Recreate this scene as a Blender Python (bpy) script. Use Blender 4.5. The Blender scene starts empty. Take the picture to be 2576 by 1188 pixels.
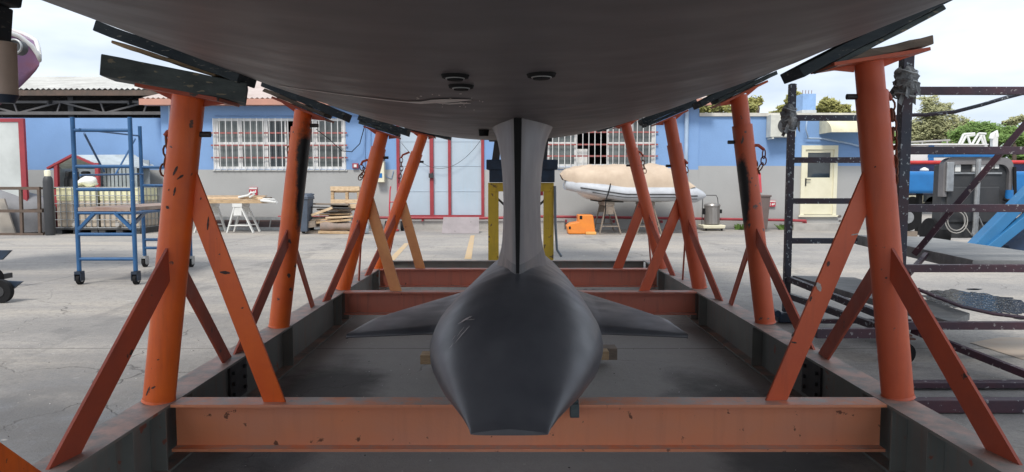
import bpy, bmesh, math, random
from mathutils import Vector, Matrix
random.seed(7)
R = math.radians
scene = bpy.context.scene
C = bpy.data.collections.new("boatyard"); scene.collection.children.link(C)

# ---------------------------------------------------------------- camera
FPX, PITCH, EYE = 1800.0, math.atan(134 / 1800), 1.25
cam_d = bpy.data.cameras.new("camera"); cam = bpy.data.objects.new("camera", cam_d); C.objects.link(cam)
cam_d.sensor_width = 36; cam_d.lens = 36 * FPX / 2576; cam_d.clip_start = 0.02; cam_d.clip_end = 3000
cam.location = (0, 0, EYE); cam.rotation_euler = (math.pi / 2 - PITCH, 0, 0)
scene.camera = cam

# ---------------------------------------------------------------- world, sun, exposure
SUN_EL, SUN_AZ = R(52), R(-163)          # azimuth measured from +Y towards +X
w = bpy.data.worlds.new("World"); scene.world = w; w.use_nodes = True
nt = w.node_tree; nt.nodes.clear()
out = nt.nodes.new("ShaderNodeOutputWorld"); bg = nt.nodes.new("ShaderNodeBackground")
sky = nt.nodes.new("ShaderNodeTexSky"); sky.sky_type = 'NISHITA'; sky.sun_disc = False
sky.sun_elevation = SUN_EL; sky.sun_rotation = SUN_AZ; sky.dust_density = 2.0
tc = nt.nodes.new("ShaderNodeTexCoord"); mp = nt.nodes.new("ShaderNodeMapping"); mp.inputs['Scale'].default_value = (1, 1, 3.5)
nz = nt.nodes.new("ShaderNodeTexNoise"); nz.inputs['Scale'].default_value = 2.2; nz.inputs['Detail'].default_value = 7; nz.inputs['Roughness'].default_value = .55
cr = nt.nodes.new("ShaderNodeValToRGB"); cr.color_ramp.elements[0].position = .30; cr.color_ramp.elements[1].position = .62
cr.color_ramp.elements[0].color = (.86, .86, .86, 1); cr.color_ramp.elements[1].color = (1, 1, 1, 1)
nz2 = nt.nodes.new("ShaderNodeTexNoise"); nz2.inputs['Scale'].default_value = 3.1; nz2.inputs['Detail'].default_value = 5
cc = nt.nodes.new("ShaderNodeValToRGB")
cc.color_ramp.elements[0].position = .35; cc.color_ramp.elements[0].color = (3.3, 3.85, 4.7, 1)
cc.color_ramp.elements[1].position = .62; cc.color_ramp.elements[1].color = (5.6, 5.95, 6.4, 1)
mx = nt.nodes.new("ShaderNodeMixRGB")
L = nt.links.new
L(tc.outputs['Generated'], mp.inputs['Vector']); L(mp.outputs['Vector'], nz.inputs['Vector']); L(mp.outputs['Vector'], nz2.inputs['Vector'])
L(nz.outputs['Fac'], cr.inputs['Fac']); L(nz2.outputs['Fac'], cc.inputs['Fac'])
L(cr.outputs['Color'], mx.inputs['Fac']); L(sky.outputs['Color'], mx.inputs['Color1']); L(cc.outputs['Color'], mx.inputs['Color2'])
L(mx.outputs['Color'], bg.inputs['Color']); bg.inputs['Strength'].default_value = 0.10
L(bg.outputs['Background'], out.inputs['Surface'])
sd = bpy.data.lights.new("sun", 'SUN'); sun = bpy.data.objects.new("sun", sd); C.objects.link(sun)
sd.energy = 1.4; sd.angle = R(14); sd.color = (1, .955, .89)
sdir = Vector((math.sin(SUN_AZ) * math.cos(SUN_EL), math.cos(SUN_AZ) * math.cos(SUN_EL), math.sin(SUN_EL)))
sun.rotation_euler = sdir.to_track_quat('Z', 'Y').to_euler()
scene.view_settings.view_transform = 'Standard'; scene.view_settings.look = 'None'
scene.view_settings.exposure = 1.04; scene.view_settings.gamma = 1

# ---------------------------------------------------------------- survey helpers (photo pixel at a known distance or height -> metres)
def ray(px, py):
    a = (px - 1288) / FPX; b = -(py - 594) / FPX
    return (a, math.cos(PITCH) + b * math.sin(PITCH), -math.sin(PITCH) + b * math.cos(PITCH))
def P(px, py, d):
    r = ray(px, py); t = d / r[1]; return Vector((r[0] * t, d, EYE + r[2] * t))
def Z(px, py, z=0.0):
    r = ray(px, py); t = (z - EYE) / r[2]; return Vector((r[0] * t, r[1] * t, z))
def rect(x0, y0, x1, y1, d):
    a = P(x0, (y0 + y1) / 2, d); b = P(x1, (y0 + y1) / 2, d); c = P((x0 + x1) / 2, y0, d); e = P((x0 + x1) / 2, y1, d)
    return a.x, b.x, e.z, c.z
def interp(t, tab):
    if t <= tab[0][0]: return tab[0][1]
    for (a, va), (b, vb) in zip(tab, tab[1:]):
        if t <= b:
            k = (t - a) / (b - a); k = k * k * (3 - 2 * k) * .5 + k * .5
            return va + (vb - va) * k
    return tab[-1][1]

# ---------------------------------------------------------------- materials
MATS = {}
def mat(name, col, rough=.6, metal=0., col2=None, nscale=3., amt=.5, chips=None, chip_scale=18., chip_th=.68, bump=0., bscale=60.,
        streak=None, streak_amt=0., spec=.5, stretch=(1, 1, 1), dirt=None, blot=None):
    """procedural principled paint/metal/wood; world-position noise, optional chips, vertical streaks, fine bump"""
    if name in MATS: return MATS[name]
    m = bpy.data.materials.new(name); m.use_nodes = True; MATS[name] = m
    n = m.node_tree; N = n.nodes; K = n.links.new; b = N['Principled BSDF']
    b.inputs['Roughness'].default_value = rough; b.inputs['Metallic'].default_value = metal
    b.inputs['Specular IOR Level'].default_value = spec
    g = N.new("ShaderNodeNewGeometry")
    mpp = N.new("ShaderNodeMapping"); mpp.inputs['Scale'].default_value = stretch; K(g.outputs['Position'], mpp.inputs['Vector'])
    cur = None
    def noise(scale, det=6, rg=.6, vec=None):
        t = N.new("ShaderNodeTexNoise"); t.inputs['Scale'].default_value = scale; t.inputs['Detail'].default_value = det
        t.inputs['Roughness'].default_value = rg; K(vec or mpp.outputs['Vector'], t.inputs['Vector']); return t
    def ramp(src, a, b_, ca=(0, 0, 0, 1), cb=(1, 1, 1, 1)):
        r = N.new("ShaderNodeValToRGB"); r.color_ramp.elements[0].position = a; r.color_ramp.elements[1].position = b_
        r.color_ramp.elements[0].color = ca; r.color_ramp.elements[1].color = cb; K(src, r.inputs['Fac']); return r
    def mixc(f, a, b_):
        x = N.new("ShaderNodeMixRGB")
        if isinstance(f, float): x.inputs['Fac'].default_value = f
        else: K(f, x.inputs['Fac'])
        for s, v in (('Color1', a), ('Color2', b_)):
            if isinstance(v, tuple): x.inputs[s].default_value = (*v[:3], 1)
            else: K(v, x.inputs[s])
        return x.outputs['Color']
    c2 = col2 or tuple(c * .72 for c in col)
    n1 = noise(nscale); r1 = ramp(n1.outputs['Fac'], .5 - amt * .35, .5 + amt * .35)
    cur = mixc(r1.outputs['Color'], col, c2)
    if streak:
        ms = N.new("ShaderNodeMapping"); ms.inputs['Scale'].default_value = (9, 9, .6); K(g.outputs['Position'], ms.inputs['Vector'])
        n3 = noise(2.5, 5, .6, ms.outputs['Vector']); r3 = ramp(n3.outputs['Fac'], .52, .75, (0, 0, 0, 1), (streak_amt,) * 3 + (1,))
        cur = mixc(r3.outputs['Color'], cur, streak)
    if chips:
        n2 = noise(chip_scale, 4, .55); r2 = ramp(n2.outputs['Fac'], chip_th, chip_th + .025)
        cur = mixc(r2.outputs['Color'], cur, chips)
    if dirt:
        sx = N.new("ShaderNodeSeparateXYZ"); K(g.outputs['Normal'], sx.inputs[0])
        n4 = noise(7, 6, .7); r4 = ramp(n4.outputs['Fac'], .38, .62)
        mu = N.new("ShaderNodeMath"); mu.operation = 'MULTIPLY'; mu.use_clamp = True
        K(sx.outputs['Z'], mu.inputs[0]); K(r4.outputs['Color'], mu.inputs[1]); cur = mixc(mu.outputs[0], cur, dirt)
    if blot:      # a scorched or stained patch of its own shape at a fixed place
        (bx, by, bz), (rx, ry, rz), bc = blot
        mb_ = N.new("ShaderNodeMapping"); mb_.vector_type = 'TEXTURE'; mb_.inputs['Location'].default_value = (bx, by, bz); mb_.inputs['Scale'].default_value = (rx, ry, rz); K(g.outputs['Position'], mb_.inputs['Vector'])
        ln = N.new("ShaderNodeVectorMath"); ln.operation = 'LENGTH'; K(mb_.outputs['Vector'], ln.inputs[0]); nb_ = noise(9, 6, .7)
        ad = N.new("ShaderNodeMath"); ad.operation = 'ADD'; K(ln.outputs['Value'], ad.inputs[0]); K(nb_.outputs['Fac'], ad.inputs[1])
        rb = ramp(ad.outputs[0], .75, 1.0); rb.color_ramp.elements[0].color = (1, 1, 1, 1); rb.color_ramp.elements[1].color = (0, 0, 0, 1)
        hf = N.new("ShaderNodeMath"); hf.operation = 'MULTIPLY'; hf.inputs[1].default_value = .62; K(ad.outputs[0], hf.inputs[0]); rb.color_ramp.elements[0].position = .78; rb.color_ramp.elements[1].position = .95; K(hf.outputs[0], rb.inputs['Fac'])
        cur = mixc(rb.outputs['Color'], cur, bc)
    K(cur, b.inputs['Base Color'])
    nr = noise(nscale * 2.3, 3, .5); rr = ramp(nr.outputs['Fac'], .3, .7, (max(0, rough - .06),) * 3 + (1,), (min(1, rough + .08),) * 3 + (1,))
    K(rr.outputs['Color'], b.inputs['Roughness'])
    if bump:
        nb = noise(bscale, 5, .6); bp = N.new("ShaderNodeBump"); bp.inputs['Strength'].default_value = bump; bp.inputs['Distance'].default_value = .004
        K(nb.outputs['Fac'], bp.inputs['Height']); K(bp.outputs['Normal'], b.inputs['Normal'])
    return m

OR_L = mat("orange_paint", (.86, .155, .018), .36, col2=(.74, .115, .02), nscale=5, chips=(.12, .05, .03), chip_scale=17, chip_th=.69, bump=.2, streak=(.42, .075, .03), streak_amt=.45)
OR_R = mat("red_orange_paint", (.66, .125, .045), .42, col2=(.56, .10, .042), nscale=4, chips=(.12, .07, .06), chip_scale=17, chip_th=.69, bump=.2, streak=(.36, .08, .045), streak_amt=.45)
OR_P = mat("peach_paint", (.80, .36, .13), .5, col2=(.60, .22, .08), nscale=4, chips=(.45, .08, .03), chip_scale=6, chip_th=.7)
BRC = mat("brace_red_paint", (.50, .085, .035), .5, col2=(.36, .07, .038), nscale=5, chips=(.06, .045, .04), chip_scale=11, chip_th=.68, bump=.2)
BEAM = mat("beam_salmon_paint", (.80, .29, .14), .5, col2=(.72, .30, .18), nscale=3.2, chips=(.20, .08, .045), chip_scale=14, chip_th=.645, bump=.2,
           streak=(.45, .17, .10), streak_amt=.22, dirt=(.46, .39, .35))
BEAM2 = mat("beam_red_paint", (.66, .20, .125), .5, col2=(.58, .20, .14), nscale=2.2, chips=(.14, .07, .05), chip_scale=14, chip_th=.7, bump=.2,
            streak=(.2, .12, .1), streak_amt=.4, dirt=(.40, .27, .22))
RAIL = mat("rail_grey_paint", (.24, .24, .215), .55, col2=(.16, .17, .16), nscale=1.7, chips=(.28, .10, .07), chip_scale=7, chip_th=.66, bump=.2,
           streak=(.30, .12, .08), streak_amt=.35, dirt=(.47, .29, .23))
HULL = mat("antifouling_paint", (.165, .148, .150), .50, col2=(.135, .121, .126), nscale=2.6, amt=1.0, bump=.03, bscale=14, stretch=(.7, 1.5, 1))
FIN = mat("keel_fin_lit_grey", (.225, .213, .219), .45, col2=(.19, .18, .185), nscale=2.5, streak=(.17, .16, .165), streak_amt=.25)  # paler than the bulb: light on the upright fin is put into the colour
BULB = mat("keel_bulb_paint", (.098, .100, .110), .40, col2=(.064, .066, .077), nscale=4, spec=.9)
BLK = mat("black_rubber", (.012, .012, .013), .75, spec=.25)
SCRH = mat("bare_gelcoat_scrape", (.95, .90, .86), .6, col2=(.80, .70, .66), nscale=20)
SCR = mat("scratched_gelcoat", (.62, .56, .54), .7, col2=(.42, .36, .35), nscale=30)
TIM = mat("blue_black_timber", (.028, .045, .062), .75, col2=(.06, .075, .08), nscale=9, amt=.8, chips=(.22, .22, .20), chip_scale=24, chip_th=.63, bump=.5, bscale=40, stretch=(1, 1, 4))
TIMG = mat("grey_green_timber", (.13, .16, .16), .8, col2=(.05, .065, .07), nscale=8, amt=.8, chips=(.3, .27, .2), chip_scale=20, chip_th=.62, bump=.5, stretch=(1, 1, 3))
WOOD = mat("raw_timber", (.60, .43, .25), .8, col2=(.36, .24, .14), nscale=8, bump=.4, stretch=(1, 1, 5))
WOODG = mat("weathered_timber", (.30, .24, .19), .85, col2=(.19, .16, .13), nscale=9, bump=.4, stretch=(1, 1, 4))
WOODL = mat("pale_timber", (.78, .60, .39), .8, col2=(.52, .36, .22), nscale=9, bump=.3, stretch=(1, 1, 4))
BLUE = mat("blue_scaffold_paint", (.028, .115, .27), .42, col2=(.022, .085, .20), nscale=6, chips=(.22, .32, .40), chip_scale=30, chip_th=.70)
NAVY = mat("navy_scaffold_paint", (.022, .03, .05), .5, col2=(.04, .018, .028), nscale=2.6, amt=.4, chips=(.32, .36, .38), chip_scale=38, chip_th=.615, bump=.3)
MAROON = mat("maroon_scaffold_paint", (.085, .028, .038), .5, col2=(.035, .028, .045), nscale=3.1, amt=.5, chips=(.30, .28, .28), chip_scale=34, chip_th=.625, bump=.3)
STEEL = mat("galvanised_steel", (.45, .46, .46), .4, .7, nscale=12)
DSTEEL = mat("dark_steel", (.06, .06, .062), .5, .3, nscale=8)
RUST = mat("rusty_chain", (.13, .055, .035), .75, .2, col2=(.24, .09, .05), nscale=30, bump=.3)
BROWN = mat("rusty_brown_steel", (.15, .10, .075), .7, col2=(.09, .07, .055), nscale=6)
WHITE = mat("white_paint", (.78, .78, .75), .5, col2=(.66, .66, .63), nscale=4)
REDP = mat("red_trim_paint", (.36, .045, .055), .5, col2=(.28, .035, .045), nscale=3, chips=(.12, .03, .03), chip_scale=9, chip_th=.72)
YEL = mat("yellow_steel_paint", (.62, .40, .03), .5, col2=(.46, .31, .03), nscale=4, chips=(.16, .10, .04), chip_scale=12, chip_th=.64, streak=(.22, .14, .04), streak_amt=.5, bump=.2)
NBOX = mat("navy_blue_steel", (.02, .045, .085), .55, col2=(.014, .02, .032), nscale=5)
CREAM = mat("cream_paint", (.80, .76, .58), .5, col2=(.72, .68, .50), nscale=3)
ACM = mat("air_conditioner_shell", (.70, .70, .62), .5)
TARP = mat("beige_canvas", (.60, .48, .36), .85, col2=(.50, .39, .29), nscale=3, bump=.5, bscale=14)
GELW = mat("white_gelcoat", (.74, .74, .72), .25, col2=(.64, .64, .62), nscale=2)
TUBE = mat("grey_inflatable_fabric", (.55, .57, .60), .5)
ORG = mat("orange_moulded_plastic", (.80, .26, .035), .5, col2=(.70, .22, .04), nscale=6, chips=(.3, .1, .03), chip_scale=18, chip_th=.68)
GREYP = mat("grey_plate", (.32, .28, .28), .7, col2=(.25, .22, .22), nscale=3, chips=(.15, .13, .13), chip_scale=9, chip_th=.7)
BINM = mat("slate_blue_plastic", (.085, .11, .15), .55)
BINB = mat("brown_plastic", (.16, .12, .11), .55)
REDL = mat("red_plastic", (.62, .07, .09), .45)
TRED = mat("truck_red_paint", (.50, .03, .05), .45)
TILE = mat("concrete_block", (.45, .43, .40), .85, nscale=3)
PURP = mat("mauve_hull_paint", (.25, .09, .11), .25, col2=(.19, .12, .24), nscale=1.1, amt=.3)
BEIGE = mat("beige_painted_steel", (.58, .47, .39), .6, col2=(.45, .36, .30), nscale=7, chips=(.10, .07, .05), chip_scale=20, chip_th=.68)
TARPG = mat("grey_hull_fabric", (.24, .24, .25), .6, col2=(.17, .17, .18), nscale=2, bump=.3, bscale=6)
IBCM = mat("ibc_plastic_pale", (.86, .84, .55), .4, col2=(.80, .76, .48), nscale=3)
LIQ = mat("ibc_plastic_over_dark_liquid", (.44, .37, .29), .45, col2=(.52, .45, .36), nscale=4)
LBLUE = mat("bright_blue_paint", (.015, .17, .45), .4, col2=(.012, .14, .38), nscale=4, chips=(.5, .6, .65), chip_scale=16, chip_th=.72)
MBLUE = mat("boom_blue_paint", (.03, .17, .36), .4, col2=(.025, .14, .30), nscale=3, chips=(.35, .45, .5), chip_scale=22, chip_th=.72)
DGREY = mat("dark_machine_paint", (.035, .038, .042), .5, col2=(.05, .05, .052), nscale=4)
MGREY = mat("grey_machine_hood", (.20, .19, .19), .45)
NAVYH = mat("dark_navy_hull_paint", (.02, .03, .09), .3)
BARW = mat("white_window_bar", (.80, .80, .78), .45)
CLOTH = mat("grey_wrapped_cloth", (.24, .25, .25), .9, col2=(.13, .135, .14), nscale=22, bump=.9, bscale=35, chips=(.30, .30, .29), chip_scale=9, chip_th=.6)
CORR = mat("pale_roof_sheet", (.66, .65, .60), .6, col2=(.46, .44, .40), nscale=1.2)
ROOFP = mat("pinkish_roof_sheet", (.62, .52, .47), .6, col2=(.50, .40, .35), nscale=1.4)
FASC = mat("salmon_fascia", (.55, .27, .20), .6, col2=(.45, .24, .18), nscale=1.5)
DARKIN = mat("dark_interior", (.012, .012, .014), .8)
DOORB = mat("pale_blue_gate_sheet", (.48, .56, .64), .5, col2=(.42, .50, .57), nscale=.9, streak=(.42, .55, .66), streak_amt=.5)
BARK = mat("bark", (.11, .08, .06), .9, nscale=6, bump=.6, bscale=20)

def wallmat(name, split, blue, grey):
    m = bpy.data.materials.new(name); m.use_nodes = True; n = m.node_tree; N = n.nodes; K = n.links.new; b = N['Principled BSDF']
    g = N.new("ShaderNodeNewGeometry"); s = N.new("ShaderNodeSeparateXYZ"); K(g.outputs['Position'], s.inputs[0])
    gt = N.new("ShaderNodeMath"); gt.operation = 'GREATER_THAN'; gt.inputs[1].default_value = split; K(s.outputs['Z'], gt.inputs[0])
    nn = N.new("ShaderNodeTexNoise"); nn.inputs['Scale'].default_value = .9; nn.inputs['Detail'].default_value = 8; K(g.outputs['Position'], nn.inputs['Vector'])
    x1 = N.new("ShaderNodeMixRGB"); x1.inputs['Color1'].default_value = (*grey, 1); x1.inputs['Color2'].default_value = (*blue, 1); K(gt.outputs[0], x1.inputs['Fac'])
    r = N.new("ShaderNodeValToRGB"); r.color_ramp.elements[0].position = .3; r.color_ramp.elements[0].color = (.86, .86, .86, 1)
    r.color_ramp.elements[1].position = .7; r.color_ramp.elements[1].color = (1, 1, 1, 1); K(nn.outputs['Fac'], r.inputs['Fac'])
    x2 = N.new("ShaderNodeMixRGB"); x2.blend_type = 'MULTIPLY'; x2.inputs['Fac'].default_value = 1; K(x1.outputs['Color'], x2.inputs['Color1']); K(r.outputs['Color'], x2.inputs['Color2'])
    # splash dirt just above the ground
    ms = N.new("ShaderNodeMapRange"); ms.inputs[1].default_value = .0; ms.inputs[2].default_value = .55; ms.inputs[3].default_value = .35; ms.inputs[4].default_value = 0; K(s.outputs['Z'], ms.inputs[0])
    x3 = N.new("ShaderNodeMixRGB"); x3.inputs['Color2'].default_value = (.27, .25, .23, 1); K(ms.outputs[0], x3.inputs['Fac']); K(x2.outputs['Color'], x3.inputs['Color1'])
    K(x3.outputs['Color'], b.inputs['Base Color']); b.inputs['Roughness'].default_value = .8
    nb = N.new("ShaderNodeTexNoise"); nb.inputs['Scale'].default_value = 25; K(g.outputs['Position'], nb.inputs['Vector'])
    bp = N.new("ShaderNodeBump"); bp.inputs['Strength'].default_value = .3; bp.inputs['Distance'].default_value = .01; K(nb.outputs['Fac'], bp.inputs['Height']); K(bp.outputs['Normal'], b.inputs['Normal'])
    return m
WALL = wallmat("workshop_wall_paint", 1.60, (.215, .365, .63), (.42, .42, .41))
WALL2 = wallmat("annex_wall_paint", 1.70, (.215, .365, .63), (.42, .42, .41))

def glassmat(name, col, rough=.08):
    m = bpy.data.materials.new(name); m.use_nodes = True; b = m.node_tree.nodes['Principled BSDF']
    n = m.node_tree; g = n.nodes.new("ShaderNodeNewGeometry"); t = n.nodes.new("ShaderNodeTexNoise"); t.inputs['Scale'].default_value = 2.3
    n.links.new(g.outputs['Position'], t.inputs['Vector']); r = n.nodes.new("ShaderNodeValToRGB")
    r.color_ramp.elements[0].position = .35; r.color_ramp.elements[1].position = .65
    r.color_ramp.elements[0].color = (*[c * .6 for c in col], 1); r.color_ramp.elements[1].color = (*col, 1)
    n.links.new(t.outputs['Fac'], r.inputs['Fac']); n.links.new(r.outputs['Color'], b.inputs['Base Color'])
    b.inputs['Roughness'].default_value = rough; b.inputs['Specular IOR Level'].default_value = .7
    return m
GLA = glassmat("dusty_window_glass", (.16, .18, .175), .18)
GLB = glassmat("dark_glass", (.04, .05, .055), .06)

def groundmat():
    m = bpy.data.materials.new("worn_concrete"); m.use_nodes = True; n = m.node_tree; N = n.nodes; K = n.links.new; b = N['Principled BSDF']
    g = N.new("ShaderNodeNewGeometry"); pos = g.outputs['Position']
    def noise(sc, det=8, rg=.6, st=None):
        t = N.new("ShaderNodeTexNoise"); t.inputs['Scale'].default_value = sc; t.inputs['Detail'].default_value = det; t.inputs['Roughness'].default_value = rg
        if st:
            q = N.new("ShaderNodeMapping"); q.inputs['Scale'].default_value = st; K(pos, q.inputs['Vector']); K(q.outputs['Vector'], t.inputs['Vector'])
        else: K(pos, t.inputs['Vector'])
        return t.outputs['Fac']
    def ramp(src, a, c, ca=0., cb=1.):
        r = N.new("ShaderNodeMapRange"); r.interpolation_type = 'SMOOTHSTEP'; r.inputs[1].default_value = a; r.inputs[2].default_value = c; r.inputs[3].default_value = ca; r.inputs[4].default_value = cb
        K(src, r.inputs[0]); return r.outputs[0]
    def mth(op, a, c):
        x = N.new("ShaderNodeMath"); x.operation = op
        for i, v in enumerate((a, c)):
            if isinstance(v, (int, float)): x.inputs[i].default_value = v
            else: K(v, x.inputs[i])
        return x.outputs[0]
    def mixc(f, a, c):
        x = N.new("ShaderNodeMixRGB")
        if isinstance(f, float): x.inputs['Fac'].default_value = f
        else: K(f, x.inputs['Fac'])
        for s, v in (('Color1', a), ('Color2', c)):
            if isinstance(v, tuple): x.inputs[s].default_value = (*v, 1)
            else: K(v, x.inputs[s])
        return x.outputs['Color']
    s = N.new("ShaderNodeSeparateXYZ"); K(pos, s.inputs[0]); X, Y = s.outputs['X'], s.outputs['Y']
    cur = mixc(ramp(noise(.55, 9, .65), .35, .68), (.41, .375, .33), (.27, .255, .24))
    cur = mixc(ramp(noise(.35, 6, .6, (.5, 1.6, 1)), .48, .66), cur, (.45, .40, .335))
    cur = mixc(mth('MULTIPLY', ramp(noise(1.1, 8, .7, (.35, 2.2, 1)), .50, .62), .55), cur, (.27, .255, .24))
    cur = mixc(mth('MULTIPLY', ramp(noise(26, 4, .7), .42, .68), .55), cur, (.23, .22, .21))
    cur = mixc(mth('MULTIPLY', ramp(noise(11, 8, .75), .50, .64), .5), cur, (.19, .18, .17))
    # aggregate speckle
    cur = mixc(mth('MULTIPLY', ramp(noise(95, 3, .6), .55, .66), .6), cur, (.48, .46, .43))
    # old dark asphalt / grime patches; cradle strip painted paler to lift the hull's shade
    def blob(cx, cy, rx, ry, edge=.5, amp=.9):
        dx = mth('DIVIDE', mth('SUBTRACT', X, cx), rx); dy = mth('DIVIDE', mth('SUBTRACT', Y, cy), ry)
        d = mth('SQRT', mth('ADD', mth('MULTIPLY', dx, dx), mth('MULTIPLY', dy, dy)), 0)
        d = mth('ADD', d, mth('MULTIPLY', mth('SUBTRACT', noise(1.6, 7, .62), .5), amp * 1.6))
        return ramp(d, 1.0 - edge * .5, 1.0 + edge * .5, 1., 0.)
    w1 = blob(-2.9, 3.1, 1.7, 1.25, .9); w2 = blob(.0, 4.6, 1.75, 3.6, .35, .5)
    w3 = blob(-.5, 1.9, 2.2, 1.1, .6, .6)
    wet = mth('MAXIMUM', w1, w3)
    cur = mixc(mth('MULTIPLY', w1, .9), cur, (.12, .12, .122))
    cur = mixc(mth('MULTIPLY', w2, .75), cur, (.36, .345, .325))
    cur = mixc(mth('MULTIPLY', w3, .12), cur, (.17, .165, .155))
    # damp and tyre-worn patches in the open yard
    for (cx, cy, rx, ry) in ((-3.4, 6.2, 1.4, .5), (-2.6, 4.6, .9, .6), (3.6, 7.2, 1.6, .4), (2.9, 4.1, .9, .5), (-6.5, 9.5, 2.2, .5), (1.5, 12.5, 2.5, .5)):
        cur = mixc(mth('MULTIPLY', blob(cx, cy, rx, ry, .9, 1.1), .45), cur, (.17, .165, .16))
    for off in (-3.15, -3.35, 2.35, 4.6):
        dd = mth('ABSOLUTE', mth('ADD', mth('SUBTRACT', X, off), mth('MULTIPLY', noise(.35, 3), .9)), 0)
        cur = mixc(mth('MULTIPLY', mth('MULTIPLY', ramp(dd, .06, .12, 1., 0.), ramp(noise(2.2, 6, .7), .42, .60)), .38), cur, (.13, .125, .12))
    # oil soaks
    for (cx, cy, rx, ry) in ((-.28, 2.45, .09, .42), (-.12, 2.7, .35, .12), (-1.15, 3.9, .3, 1.0), (1.25, 3.6, .3, .9), (.9, 2.3, .5, .25)):
        cur = mixc(mth('MULTIPLY', blob(cx, cy, rx, ry, .7, 1.), .75), cur, (.028, .027, .027))
    # cracks and expansion joints
    v = N.new("ShaderNodeTexVoronoi"); v.feature = 'DISTANCE_TO_EDGE'; v.inputs['Scale'].default_value = .33
    q = N.new("ShaderNodeVectorMath"); q.operation = 'ADD'; nn = N.new("ShaderNodeTexNoise"); nn.inputs['Scale'].default_value = 1.6; nn.inputs['Detail'].default_value = 6
    K(pos, nn.inputs['Vector']); sc2 = N.new("ShaderNodeVectorMath"); sc2.operation = 'SCALE'; sc2.inputs['Scale'].default_value = .9; K(nn.outputs['Color'], sc2.inputs[0])
    K(pos, q.inputs[0]); K(sc2.outputs[0], q.inputs[1]); K(q.outputs[0], v.inputs['Vector'])
    crk = ramp(v.outputs['Distance'], .0, .0045, 1., 0.)
    cur = mixc(mth('MULTIPLY', crk, mth('MULTIPLY', ramp(noise(.7, 3), .45, .6), .75)), cur, (.07, .065, .06))
    for (ax, off) in ((Y, 5.35), (Y, 11.2), (X, -5.9), (Y, 15.1)):
        dd = mth('ABSOLUTE', mth('ADD', mth('SUBTRACT', ax, off), mth('MULTIPLY', noise(3, 4), .03)), 0)
        cur = mixc(mth('MULTIPLY', ramp(dd, .004, .016, 1., 0.), .6), cur, (.09, .08, .075))
    # pale dry wash and spots
    cur = mixc(mth('MULTIPLY', ramp(noise(7, 3, .5), .70, .74), .5), cur, (.58, .56, .52))
    K(cur, b.inputs['Base Color'])
    rg = mth('SUBTRACT', .86, mth('MULTIPLY', mth('MULTIPLY', wet, ramp(noise(2.1, 5), .42, .60)), .50))
    K(rg, b.inputs['Roughness'])
    bp = N.new("ShaderNodeBump"); bp.inputs['Strength'].default_value = .8; bp.inputs['Distance'].default_value = .006
    h = mth('ADD', mth('MULTIPLY', noise(60, 6, .7), 1.0), mth('MULTIPLY', noise(6, 5), 2.2)); h = mth('SUBTRACT', h, mth('MULTIPLY', crk, 1.2))
    K(h, bp.inputs['Height']); K(bp.outputs['Normal'], b.inputs['Normal'])
    return m
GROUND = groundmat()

OR_L2 = mat("scorched_orange_paint", (.86, .155, .018), .36, col2=(.74, .115, .02), nscale=5, chips=(.07, .05, .045), chip_scale=13, chip_th=.66, bump=.15, blot=((-1.335, 4.64, 1.16), (.062, .3, .50), (.022, .02, .02)))
OR_R2 = mat("scorched_red_orange_paint", (.66, .125, .045), .42, col2=(.56, .10, .042), nscale=4, chips=(.12, .09, .08), chip_scale=14, chip_th=.68, bump=.15, blot=((1.528, 4.78, 1.12), (.055, .3, .33), (.022, .02, .02)))
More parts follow.
